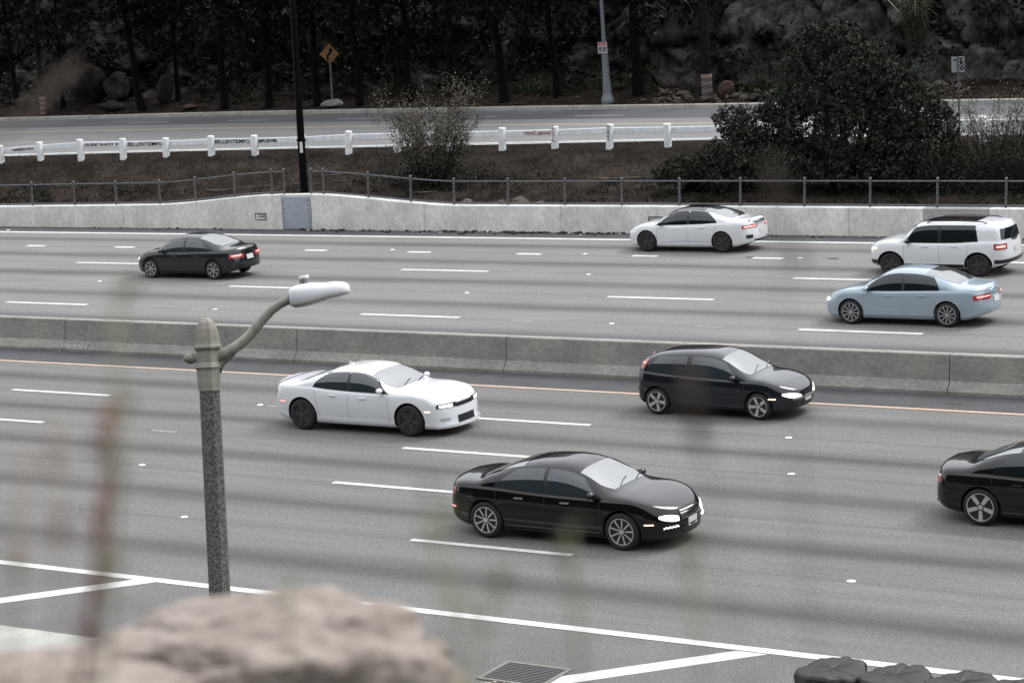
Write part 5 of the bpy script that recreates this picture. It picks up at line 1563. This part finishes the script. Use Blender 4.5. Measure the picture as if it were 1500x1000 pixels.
# ---------------------------------------------------------------- black saloon leaving at the right
SP = dict(W=1.84, wb=2.85, fo=.92, ro=1.06, R=.345, cabin=(-1.55, 1.0), boxy=4.0, tum=.34, corner_f=.62, corner_r=.46, arch=.05,
          top=[(-2.485, .98), (-2.38, 1.045), (-2.1, 1.06), (-1.85, 1.075), (-1.45, 1.20), (-.95, 1.36), (-.45, 1.435), (-.05, 1.45), (.25, 1.43), (.55, 1.34), (1.15, 1.03), (1.25, 1.0), (1.6, .97), (2.05, .88), (2.25, .80), (2.345, .72)],
          belt=[(-2.485, .88), (-2.1, .945), (-1.4, .95), (-.6, .925), (.3, .90), (1.0, .89), (1.6, .88), (2.05, .81), (2.345, .66)],
          bot=[(-2.485, .34), (-2.2, .27), (-1.9, .21), (-1.4, .19), (1.4, .18), (2.05, .19), (2.345, .22)])
P_ = at_z(1440, 768)
c = Car('sedan', 'black saloon with silver wheels cut off by the right edge', SP, BLACK2_P, (P_.x + 2.85 / 2, P_.y + .80), 1)
c.body(); c.windows([(-1.20, -.20, .38, 0), (-.12, 1.0, 0, .40)], lo=.03, frac=.80, trim_m=BLACK2_P); c.screens((.50, 1.17), (-1.66, -.72), inset=.83)
c.side_patch('belt_chrome', CHROME, -1.22, 1.0, lambda x: c.gh(x)[0] + .012, lambda x: c.gh(x)[0] + .028, .012, 26, 2)
c.wheels(ALLOY, 5, sw=.085, rad=.76); c.mirrors(.90, .92, BLACK2_P); c.doors([(-.16, .02), (1.05, -.03), (-1.08, -.14)]); c.handle(-.70, .80, BLACK2_P); c.handle(.30, .78, BLACK2_P)
c.rocker(BLACK2_P); c.side_patch('sill_chrome', MATS['dull chrome strip'], -1.0, 1.0, .265, .285, .010, 14, 3)
c.end_patch('tail_lamp', TAIL, 24, 62, .76, .86, False, .010); c.end_patch('tail_lamp_strip', mat('clear tail strip', (.6, .58, .57), .15, coat=1, emit=(1, .85, .8), estr=.25), 26, 60, .865, .895, False, .012)
c.plate(False, .70, .4, .18); c.end_patch('bumper_strip', CHROME, 15, 45, .42, .432, False, .012)
c.end_patch('rear_diffuser', TRIM, -45, 45, .34, .42, False, .008, nu=24, both=False)
for sg in (-1, 1):
    p = c.radial(sg * 34, .36, False, .0); q = MB(); q.tube([p + Vector((.1, 0, -.02)), p + Vector((-.03, 0, -.02))], .045, 12); q.build('exhaust', CHROME, c.t, smooth=True, sharp=40)
q = MB(); q.grid([[c.topp(x, y, .018 if k == 0 else .003) for y in np.linspace(-.74, .74, 13)] for k, x in enumerate((-2.40, -2.30))], flip=True); q.build('boot_lip', BLACK2_P, c.t, smooth=True)
c.end_patch('headlamp', LAMP_ON, 30, 58, .60, .70, True, .012); c.end_patch('grille', TRIM, -22, 22, .35, .70, True, .008, both=False)

# ---------------------------------------------------------------- dark graphite sedan, far lanes (heading left)
SP = dict(W=1.78, wb=2.78, fo=.88, ro=.98, R=.325, cabin=(-1.45, .95), boxy=3.8, tum=.32, corner_f=.62, corner_r=.46, arch=.05,
          top=[(-2.37, .98), (-2.27, 1.05), (-2.0, 1.07), (-1.75, 1.085), (-1.38, 1.20), (-.9, 1.37), (-.4, 1.455), (0, 1.47), (.28, 1.44), (.55, 1.345), (1.10, 1.045), (1.2, 1.01), (1.55, .96), (1.95, .87), (2.15, .78), (2.27, .70)],
          belt=[(-2.37, .88), (-2.0, .94), (-1.3, .94), (-.5, .915), (.3, .89), (1.0, .88), (1.5, .86), (1.95, .78), (2.27, .64)],
          bot=[(-2.37, .34), (-2.1, .27), (-1.85, .21), (-1.4, .19), (1.4, .18), (1.95, .19), (2.27, .22)])
P_ = at_z(223, 407); Q_ = at_z(317, 409)
c = Car('sedan', 'dark graphite sedan alone at the upper left heading left', SP, GRAPH_P, ((P_.x + Q_.x) / 2, (P_.y + Q_.y) / 2 + .78), -1)
c.body(); c.windows([(-1.18, -.18, .38, 0), (-.10, .96, 0, .40)], lo=.03, frac=.80, glass=GLASS_PALE); c.screens((.50, 1.12), (-1.60, -.70), inset=.83)
c.side_patch('belt_chrome', CHROME, -1.2, .95, lambda x: c.gh(x)[0] + .010, lambda x: c.gh(x)[0] + .032, .012, 26, 2)
c.wheels(ALLOY_MID, 7, sw=.045, rad=.72); c.mirrors(.85, .90, GRAPH_P); c.doors([(-.14, .02), (1.0, -.03), (-1.05, -.14)]); c.handle(-.66, .79, GRAPH_P); c.handle(.28, .77, GRAPH_P)
c.rocker(TRIM); c.end_patch('headlamp', LAMP_ON, 26, 60, *almond(.60, .66, .11), True, .012)
c.end_patch('tail_lamp', TAIL, 22, 62, .70, .84, False, .010); c.end_patch('tail_lamp_bulb', TAIL_ON, 30, 56, .775, .815, False, .016)
c.plate(False, .70, .36, .16); c.end_patch('rear_diffuser', TRIM, -48, 48, .33, .42, False, .008, nu=24, both=False)
c.end_patch('grille', TRIM, -22, 22, .40, .66, True, .008, both=False)

# ---------------------------------------------------------------- white sedan with black roof, far lanes
SP = dict(W=1.84, wb=2.84, fo=.93, ro=1.08, R=.34, cabin=(-1.55, .95), boxy=3.8, tum=.34, corner_f=.62, corner_r=.50, arch=.05,
          top=[(-2.50, 1.02), (-2.40, 1.10), (-2.1, 1.085), (-1.85, 1.085), (-1.45, 1.19), (-.95, 1.35), (-.45, 1.43), (-.05, 1.445), (.25, 1.42), (.55, 1.325), (1.12, 1.02), (1.22, .985), (1.6, .95), (2.0, .86), (2.22, .77), (2.35, .68)],
          belt=[(-2.50, .92), (-2.1, .985), (-1.5, .98), (-.6, .925), (.3, .89), (1.0, .875), (1.6, .87), (2.0, .79), (2.35, .62)],
          bot=[(-2.50, .34), (-2.2, .27), (-1.9, .20), (-1.4, .18), (1.4, .17), (2.0, .18), (2.35, .20)])
P_ = at_z(950, 368); Q_ = at_z(1060, 370)
c = Car('sedan', 'white sedan with black roof and black wheels closest to the far wall', SP, WHITE_P, ((P_.x + Q_.x) / 2, (P_.y + Q_.y) / 2 + .80), -1)
c.body(); c.windows([(-1.22, -.20, .40, 0), (-.12, 1.02, 0, .40)], lo=.03, frac=.82, glass=GLASS); c.screens((.50, 1.14), (-1.68, -.70), inset=.84)
c.top_patch('roof_panel', BLACK_P, -.70, .50, lambda x: c.W(x, c.gh(x)[0] + (c.gh(x)[1] - c.gh(x)[0]) * .86) - .01, e=.006, nu=12)
c.wheels(ALLOY_DK, 5, style='twin', sw=.03, rad=.74); c.mirrors(.86, .89, TRIM); c.doors([(-.16, .02), (1.03, -.03), (-1.1, -.14)]); c.handle(-.68, .82, WHITE_P); c.handle(.28, .79, WHITE_P)
c.rocker(WHITE_P); c.seam([(-1.0, .34), (.0, .37), (.9, .31)], .014)
c.end_patch('headlamp', LAMP_DIM, 30, 64, *almond(.60, .68, .075), True, .012); c.end_patch('grille', TRIM, -28, 28, .28, .50, True, .008, both=False)
c.end_patch('tail_lamp', TAIL, 22, 64, lambda t: .80 - .01 * t, lambda t: .90, False, .010); c.end_patch('tail_lamp_bulb', TAIL_ON, 26, 60, .825, .865, False, .015)
c.plate(False, .66, .36, .16); c.end_patch('rear_vent', TRIM, 40, 56, .46, .58, False, .010); c.end_patch('rear_diffuser', TRIM, -36, 36, .33, .40, False, .008, nu=20, both=False)
q = MB(); q.grid([[c.topp(x, y, .055 if k == 0 else .015) for y in np.linspace(-.72, .72, 13)] for k, x in enumerate((-2.42, -2.28))], flip=True); q.build('spoiler', TRIM, c.t, smooth=True)

# ---------------------------------------------------------------- pale blue sedan, far lanes
SP = dict(W=1.82, wb=2.78, fo=.96, ro=1.07, R=.33, cabin=(-1.5, .98), boxy=3.9, tum=.32, corner_f=.66, corner_r=.50, arch=.05,
          top=[(-2.46, .99), (-2.36, 1.06), (-2.1, 1.075), (-1.80, 1.09), (-1.42, 1.21), (-.95, 1.38), (-.45, 1.465), (-.05, 1.48), (.25, 1.455), (.55, 1.355), (1.15, 1.045), (1.25, 1.01), (1.6, .97), (2.0, .89), (2.22, .80), (2.35, .72)],
          belt=[(-2.46, .90), (-2.1, .96), (-1.4, .955), (-.6, .935), (.3, .91), (1.0, .90), (1.6, .885), (2.0, .81), (2.35, .66)],
          bot=[(-2.46, .34), (-2.2, .27), (-1.9, .20), (-1.4, .185), (1.4, .175), (2.0, .18), (2.35, .20)])
P_ = at_z(1248, 474); Q_ = at_z(1390, 479)
c = Car('sedan', 'pale blue sedan heading left in front of the white sport utility car', SP, BLUE_P, ((P_.x + Q_.x) / 2, (P_.y + Q_.y) / 2 + .80), -1)
c.body(); c.windows([(-1.16, -.18, .22, 0), (-.10, 1.0, 0, .40)], lo=.03, frac=.79, glass=GLASS); c.screens((.50, 1.17), (-1.64, -.72), inset=.83)
c.wheels(ALLOY_MID, 10, sw=.026, rad=.74); c.mirrors(.88, .92, BLUE_P); c.doors([(-.14, .02), (1.03, -.03), (-1.05, -.10)]); c.handle(-.66, .82, BLUE_P); c.handle(.28, .80, BLUE_P)
c.rocker(BLUE_P); c.seam([(-1.0, .30), (.95, .285)], .012)
c.end_patch('headlamp', LAMP_ON, 28, 62, *almond(.61, .67, .11), True, .012); c.end_patch('grille', TRIM, -22, 22, .42, .64, True, .008, both=False)
c.end_patch('tail_lamp', TAIL, 24, 64, lambda t: .72, lambda t: .87 - .02 * t, False, .010); c.end_patch('tail_lamp_bulb', TAIL_ON, 28, 58, .785, .815, False, .016)
c.plate(False, .68, .36, .16); c.end_patch('boot_chrome', CHROME, -20, 20, .83, .85, False, .012, both=False)
q = MB(); q.grid([[c.topp(x, y, .022 if k == 0 else .004) for y in np.linspace(-.72, .72, 13)] for k, x in enumerate((-2.38, -2.26))], flip=True); q.build('boot_lip', BLUE_P, c.t, smooth=True)

# ---------------------------------------------------------------- white boxy sport utility car, far lanes
SP = dict(W=1.82, wb=2.66, fo=.80, ro=.84, R=.345, cabin=(-2.05, .98), boxy=5.5, tum=.20, corner_f=.46, corner_r=.34, arch=.075,
          top=[(-2.17, 1.40), (-2.12, 1.55), (-1.95, 1.635), (-1.4, 1.67), (-.6, 1.69), (0, 1.685), (.35, 1.655), (.55, 1.60), (1.02, 1.17), (1.10, 1.13), (1.5, 1.10), (1.85, 1.045), (2.02, .97), (2.13, .88)],
          belt=[(-2.17, 1.06), (-1.8, 1.08), (-1.2, 1.06), (-.6, 1.02), (.3, 1.01), (.9, 1.01), (1.5, 1.02), (1.85, .97), (2.13, .82)],
          bot=[(-2.17, .40), (-1.95, .33), (-1.7, .28), (-1.3, .25), (1.3, .25), (1.8, .28), (2.13, .34)],
          nose=[(0, -.06), (.3, -.01), (.5, 0), (.8, -.02), (.95, -.06), (1.1, -.14), (1.3, -.2)], tail=[(.0, .1), (.4, .02), (.6, 0), (.9, .02), (1.1, .05), (1.4, .12), (1.7, .2)])
P_ = at_z(1302, 402); Q_ = at_z(1435, 405)
c = Car('suv', 'white boxy sport utility car with roof rails behind the pale blue sedan', SP, WHITE_P, ((P_.x + Q_.x) / 2 + .05, (P_.y + Q_.y) / 2 + .80), -1)
c.body(); c.windows([(-1.30, -.22, .10, 0), (-.12, .86, 0, .30)], lo=.03, frac=.80, glass=GLASS); c.screens((.56, 1.04), (-2.13, -2.02), inset=.84)
c.end_patch('tailgate_window', GLASS, -52, 52, 1.14, lambda t: 1.46, False, .012, nu=26, both=False)
c.wheels(ALLOY_DK, 5, sw=.06, rad=.70); c.mirrors(.78, 1.02, TRIM); c.doors([(-.16, .0), (.92, -.02), (-1.0, -.05)]); c.handle(-.62, .93, WHITE_P); c.handle(.26, .92, WHITE_P)
c.rocker(TRIM, z1=.12); c.top_patch('roof_panel', BLACK_P, -1.2, .45, lambda x: .46, e=.006, nu=10)
for sg in (-1, 1):
    q = MB(); pts = [c.topp(x, sg * .60, h) for x, h in ((-1.55, .005), (-1.40, .05), (-.6, .055), (.1, .05), (.28, .005))]; q.tube(pts, .018, 6); q.build('roof_rail', TRIM, c.t, smooth=True)
c.end_patch('headlamp', LAMP_DIM, 30, 58, .72, .86, True, .012); c.end_patch('grille', TRIM, -24, 24, .70, .84, True, .010, both=False); c.end_patch('lower_trim', TRIM, -70, 70, .35, .48, True, .010, nu=30, both=False)
c.side_patch('side_marker', MARKER, 1.74, 1.86, .82, .86, .012, 5, 3)
c.end_patch('tail_lamp', TAIL, 40, 66, .84, 1.02, False, .012); c.end_patch('tail_lamp_bulb', TAIL_ON, 44, 62, .90, .96, False, .018)
c.plate(False, .80, .36, .16); c.end_patch('rear_lower_trim', TRIM, -66, 66, .40, .52, False, .010, nu=30, both=False)
c.t.scale = (1.05, 1.0, .955)
# ============================================================ near street lamp
D_ = 26.0
lb = at_d(306.9, 569, D_); low = at_d(321.8, 865, D_)
axis = (lb - low).normalized()
ground = low - axis * ((low.z - near_z(low.x, low.y)) / axis.z)
base = ground - axis * .25
t = thing('street_lamp', 'old concrete street lamp with a bullet shaped cap and a white modern lamp head', 'street lamp', base)
AGG = mat('exposed aggregate concrete', (.21, .20, .185), .9, var=(.035, .034, .032), scale=42, detail=3, bump=.5, bscale=60)
CAST = mat('weathered cast metal', (.30, .285, .24), .65, var=(.20, .19, .16), scale=4, fine=(18, .12), stretch=(1, 1, .25))
L_ = (lb - base).length
A = axes(axis, RV)
q = MB(); q.lathe([(.150, 0), (.150, .5), (.128, .6), (.124, 2.0), (.113, L_ - .02)], 8, ax=A, phase=pi / 8); q.build('post', AGG, t)
top = A[2] * L_
def px2m(n): return n * D_ / FPX
# collar, waist, moulding and cap
q = MB(); q.lathe([(.122, -.02), (.122, 0), (.128, .06), (.133, .20), (.137, .215)], 8, c=top, ax=A, phase=pi / 8); q.build('collar', CAST, t)
q = MB(); q.lathe([(.137, .215), (.150, .225), (.150, .24), (.139, .25), (.139, .262), (.128, .28), (.128, .41)], 8, c=top, ax=A, phase=pi / 8); q.build('waist', CAST, t)
q = MB(); q.lathe([(.128, .41), (.150, .43), (.155, .45), (.145, .475), (.140, .50), (.135, .56), (.118, .64), (.085, .715), (.045, .755), (.018, .768), (.012, .785), (.002, .79)], 8, c=top, ax=A, phase=pi / 8); cp = q.build('cap', CAST, t)
# knob on the left side
kb = top + A[2] * .335
q = MB(); X_ = -A[0]; q.lathe([(.05, .09), (.052, .13), (.040, .14), (.062, .16), (.062, .20), (.045, .235), (.018, .262), (.004, .268)], 10, c=kb, ax=(A[1], A[2], X_)); q.build('side_knob', CAST, t, smooth=True, sharp=35)
# curved arm
def lp(px, py, d=D_): return at_d(px, py, d) - base
arm = [lp(318, 522), lp(335, 514.5), lp(352, 504), lp(364, 493), lp(374, 481), lp(385, 468), lp(397, 455), lp(409, 446), lp(420, 440.5), lp(431, 437.5)]
q = MB(); q.tube(arm, [.060, .059, .057, .055, .053, .051, .050, .049, .048, .048], 12); q.build('arm', CAST, t, smooth=True, sharp=50)
q = MB(); q.tube([lp(374.5, 480.5), lp(377, 477.5)], .058, 12); q.build('arm_sleeve', CAST, t, smooth=True, sharp=50)
q = MB(); q.tube([lp(323, 546), lp(325, 538), lp(332, 529), lp(341, 522), lp(345, 516)], .012, 6); q.build('brace', mat('dark cast metal', (.10, .095, .08), .7), t, smooth=True)
q = MB(); q.add([lp(322, 520), lp(340, 515), lp(333, 526), lp(324, 540)], [(0, 1, 2, 3)]); 
bm_ = q; bm_.v += [tuple(Vector(v) + FV * .02) for v in bm_.v]; bm_.f += [(7, 6, 5, 4), (0, 4, 5, 1), (1, 5, 6, 2), (2, 6, 7, 3), (3, 7, 4, 0)]; bm_.mi += [0] * 5
bm_.build('bracket', CAST, t)
# lamp head: flat-bottomed shell with a pointed nose
LHW = mat('white lamp casting', (.70, .71, .74), .4, var=(.64, .65, .68), scale=5)
hd0 = lp(424, 436.5); hd1 = lp(512.5, 424)
hx = (hd1 - hd0); Lh = hx.length; hx.normalize()
hz = (A[2] - hx * A[2].dot(hx)); hz.normalize(); hy = hz.cross(hx)
hz = (hz * .90 - hy * .43).normalized() if False else hz
q = MB(); rings = []
prof = [(0.0, .055, .06, -.06), (.015, .09, .085, -.085), (.08, .125, .110, -.105), (.20, .15, .122, -.108), (.35, .165, .122, -.098), (.50, .165, .112, -.080), (.64, .155, .100, -.062), (.76, .148, .102, -.058), (.87, .134, .090, -.048), (.94, .116, .078, -.040), (.98, .092, .060, -.032), (1.0, .060, .040, -.022)]
for u, w, zt_, zb_ in prof:
    ring = []; w, zt_, zb_ = w * 1.1, zt_ * 1.08, zb_ * 1.08
    for k in range(20):
        a = 2 * pi * k / 20; ca, sa = cos(a), sin(a)
        y = w * (abs(ca) ** .7) * (1 if ca >= 0 else -1); z = (zt_ * abs(sa) ** .8 if sa >= 0 else zb_ * abs(sa) ** .45)
        ring.append(hd0 + hx * (u * Lh) + hy * y + hz * z)
    rings.append(ring)
V = [p for r_ in rings for p in r_]; F = []
for i in range(len(rings) - 1):
    for k in range(20): F.append((i * 20 + k, i * 20 + (k + 1) % 20, (i + 1) * 20 + (k + 1) % 20, (i + 1) * 20 + k))
F.append(tuple(range(20))[::-1]); F.append(tuple((len(rings) - 1) * 20 + k for k in range(20)))
q.add(V, F)
bm = bmesh.new(); lh = q.build('lamp_head', LHW, t, smooth=True, sharp=45); bm.from_mesh(lh.data); bmesh.ops.recalc_face_normals(bm, faces=list(bm.faces)); bm.to_mesh(lh.data); bm.free()
q = MB(); q.tube([hd0 - hx * .012, hd0 + hx * .004], .075, 14); q.build('neck_ring', mat('grey casting', (.25, .25, .27), .5), lh)
cpos = hd0 + hx * (Lh * .27) + hz * .112
q = MB(); AX = (hx, hy, A[2]); q.lathe([(.052, -.01), (.052, .075)], 16, c=cpos, ax=AX); q.build('photocell', mat('grey photocell', (.17, .175, .185), .6), lh, smooth=True, sharp=40)
q = MB(); q.lathe([(.055, .075), (.055, .098), (.048, .106)], 16, c=cpos, ax=AX); q.build('photocell_cap', LHW, lh, smooth=True, sharp=40)
q = MB(); q.box(cpos - FV * .053 + A[2] * .03, (.007, .007, .05)); q.build('photocell_mark', DARK_METAL, lh)

# ============================================================ sand barrels wrapped in black plastic
PLASTIC = mat('black plastic sheet', (.010, .010, .011), .42, spec=.32)
bar_lab = ['black plastic wrapped barrel, leftmost of the row by the edge line', 'second black plastic wrapped barrel from the left of the row', 'third black plastic wrapped barrel from the left of the row', 'black plastic wrapped barrel at the bottom right corner']
p0 = at_z(1218, 978, .92); p1 = at_z(1311, 988, .92)
st = (p1 - p0)
for k in range(4):
    c_ = p0 + st * k; rr = np.random.default_rng(100 + k); b_ = Vector((c_.x, c_.y, .010))
    t = thing('sand_barrel', bar_lab[k], 'barrel', b_, group='wrapped barrels on the shoulder'); t.scale = (1.12, 1.12, 1.04)
    n = 72; Vv = []; prof = [(.36, 0), (.39, .04), (.40, .25), (.42, .45), (.44, .62), (.455, .72), (.46, .78), (.455, .83), (.43, .865), (.37, .885), (.28, .89), (.18, .885), (.08, .882)]
    ph = rr.uniform(0, 6.28, 8)
    for r_, z in prof:
        for j in range(n):
            a = 2 * pi * j / n
            fold = sum(math.sin((5 + 3 * m_) * a + ph[m_] + z * (3 + m_) * (1 if m_ % 2 else -1)) * (.006 / (1 + .35 * m_)) for m_ in range(5))
            pk = .020 * abs(math.sin(4.5 * a + ph[5])) ** 8
            k1 = 1 if z < .8 else .55
            rr_ = r_ + (fold * 1.5 + pk) * (1.0 if z < .8 else max(0.0, (r_ - .2) / .26))
            zz = z + (fold * (1.3 if z < .8 else .9) + .03 * math.sin(2 * a + ph[6]) * (r_ / .45)) * (1 if z > .6 else 0) 
            Vv.append((rr_ * math.cos(a), rr_ * math.sin(a), max(0, zz)))
    Vv.append((0, 0, .875)); F = []
    for i in range(len(prof) - 1):
        for j in range(n): F.append((i * n + j, i * n + (j + 1) % n, (i + 1) * n + (j + 1) % n, (i + 1) * n + j))
    q = MB(); q.add(Vv, F + [((len(prof) - 1) * n + j, (len(prof) - 1) * n + (j + 1) % n, len(prof) * n) for j in range(n)])
    q.build('plastic_cover', PLASTIC, t, smooth=True, sharp=28)
    q = MB(); q.lathe([(.33, .0), (.35, .35), (.39, .80), (.38, .82)], 24); q.build('drum', mat('yellow drum', (.5, .33, .04), .6), t, smooth=True, sharp=40)

# ============================================================ the rock in front of the lens
def px_dir(px, py, d): return at_d(px, py, d)
FROCK = mat('foreground sandstone', (.285, .243, .214), .9, var=(.20, .165, .143), scale=6, detail=9, fine=(22, .18), bump=.9, bscale=14)
def fore_rock(label, centre, size, seed, rot):
    bm = bmesh.new(); bmesh.ops.create_icosphere(bm, subdivisions=5, radius=1.0)
    P = np.array([v.co[:] for v in bm.verts]); r = np.random.default_rng(seed)
    for k in range(9):
        n = r.normal(size=3); n /= np.linalg.norm(n); off = r.uniform(.72, .95); q_ = P @ n; ov = q_ > off; P[ov] -= np.outer((q_[ov] - off) * .8, n)
    for f, a in ((1.6, .30), (4, .18), (10, .10), (22, .05)):
        P += (np.stack([fbm(P[:, 0] * f + k * 9 + seed, P[:, 1] * f + P[:, 2] * f * 1.3, k + seed) for k in range(3)], 1) - .5) * a
    pits = r.normal(size=(16, 3)); pits /= np.linalg.norm(pits, axis=1)[:, None]
    for c_ in pits:
        d = np.linalg.norm(P - c_ * .9, axis=1); P *= (1 - .16 * np.exp(-(d / .12) ** 2))[:, None]
    P[:, 2] = np.where(P[:, 2] > .55, .55 + (P[:, 2] - .55) * .35, P[:, 2])
    P *= np.array(size) / 2
    for v, p in zip(bm.verts, P): v.co = p
    me = bpy.data.meshes.new('foreground_rock'); bm.to_mesh(me); bm.free(); me.materials.append(FROCK)
    me.polygons.foreach_set('use_smooth', [True] * len(me.polygons))
    o = link(bpy.data.objects.new('foreground_rock', me)); o.location = centre; o.rotation_euler = rot; tag(o, label, 'rock', 'blurred rocks at the viewpoint'); return o
yaw = math.atan2(RV.y, RV.x)
fore_rock('big blurred tan rock at the bottom of the view below the street lamp', at_d(385, 1075, 4.5), (.78, .6, .70), 3, (0, 0, yaw))
fore_rock('lower blurred tan rock at the bottom left corner', at_d(60, 1075, 4.2), (.66, .5, .36), 8, (0, .06, yaw))
fore_rock('blurred tan rock shoulder at the bottom beside the big rock', at_d(575, 1105, 4.4), (.32, .4, .34), 12, (0, .3, yaw))
# ============================================================ out of focus stalks close to the lens
STK = {'dull': mat('dull tan stalk', (.11, .085, .065), .8), 'red': mat('dry red stalk', (.20, .085, .06), .8, var=(.13, .06, .045), scale=20), 'tan': mat('dry tan stalk', (.30, .235, .16), .8, var=(.2, .15, .1), scale=20), 'green': mat('pale green stalk', (.21, .215, .11), .8, var=(.14, .145, .08), scale=20), 'dark': mat('dark dry stalk', (.05, .036, .028), .8)}
def stalk(label, px0, py0, px1, py1, d, w, colr, head=0, hcol=None, seed=0, hw=1.0, hl=.06):
    """from where it stands to its tip"""
    tip = at_d(px1, py1, d); foot = at_d(px0, py0, d)
    dv = (foot - tip).normalized()
    gz = near_z(foot.x, foot.y) - .02
    end = foot + dv * max(0.0, (foot.z - gz) / max(.2, -dv.z)) if foot.z > gz else foot
    t = thing('grass_stalk', label, 'stalk', end, group='blurred stalks in front of the lens')
    rr = random.Random(seed); n = 12; pts = []
    for k in range(n + 1):
        p = end + (tip - end) * (k / n) - end; p += Vector((rr.uniform(-1, 1), rr.uniform(-1, 1), 0)) * .004 * (k > 0); pts.append(p)
    q = MB(); q.tube(pts, [w * (1.15 - .55 * k / n) for k in range(n + 1)], 6); q.build('stem', STK[colr], t, smooth=True)
    if head:
        q = MB()
        for k in range(head):
            f = 1 - min(.9, hl / (tip - end).length) * rr.random(); p = (tip - end) * f; a = rr.uniform(0, 6.28); dd = Vector((cos(a) * .6, sin(a) * .6, 1)).normalized()
            p = p + Vector((rr.uniform(-1, 1), rr.uniform(-1, 1), 0)) * .006 * hw
            e = p + dd * rr.uniform(.012, .028); s_ = dd.orthogonal().normalized() * .0035 * hw; s2 = dd.cross(s_).normalized() * .0035 * hw; m_ = (p + e) / 2
            q.add([p, m_ + s_, m_ + s2, m_ - s_, m_ - s2, e], [(0, 1, 2), (0, 2, 3), (0, 3, 4), (0, 4, 1), (5, 2, 1), (5, 3, 2), (5, 4, 3), (5, 1, 4)])
        q.build('seed_head', STK[hcol or colr], t)['kind'] = 'stuff'
ST = [('tall reddish brown dry stalk left of the street lamp', 118, 1000, 168, 590, 1.9, .0052, 'red', 26, 'red', 1.1), ('tall pale green stalk rising beside the reddish stalk', 158, 1000, 178, 420, 1.7, .0036, 'green', 12, 'green', 1.0),
      ('thin tan stalk at the far left edge', 14, 1000, 40, 660, 1.7, .0030, 'tan', 6, 'tan', .8), ('faint tan stalk with a dark tuft between the left edge and lamp', 78, 1000, 96, 600, 1.6, .0025, 'tan', 5, 'red', 1.0),
      ('pale green stalk tip over the black sedan door', 846, 1000, 832, 770, 1.8, .0042, 'green', 5, 'green', 1.0), ('faint green stalk left of the black sedan', 668, 1000, 640, 740, 1.6, .0036, 'green', 5, 'green', 1.1),
      ('faint green stalk crossing the edge line below the black sedan', 690, 1000, 735, 830, 1.6, .0038, 'green', 4, 'green', 1.1), ('faint green stalk just right of the black sedan nose', 1028, 1000, 1020, 785, 1.6, .0036, 'green', 4, 'green', 1.0),
      ('dark dry stalk tip over the dark hatchback', 1030, 640, 1015, 545, 1.5, .0011, 'dark', 9, 'dark', 1.2), ('short green blade at the top of the big blurred rock', 425, 1000, 424, 850, 2.2, .003, 'green', 3, 'green', .8),
      ('slanting tan stalk at the upper left before the dark hill', 24, 175, 104, 92, 1.9, 0.0034, 'dull', 1, 'dull', .6), ('faint brown stalk tip before the fence and far wall', 1150, 400, 1138, 268, 1.5, .0011, 'dark', 6, 'dark', 1.1)]
for i, (lab, a, b, c_, d_, dist_, w, colr, hd, hc, hw) in enumerate(ST):
    stalk(lab, a, b, c_, d_, dist_, w, colr, hd, hc, i, hw, {0: .20, 1: .24, 2: .1, 3: .1, 4: .05, 5: .08}.get(i, .055))
print('faces', sum(len(o.data.polygons) for o in bpy.data.objects if o.type == 'MESH'))
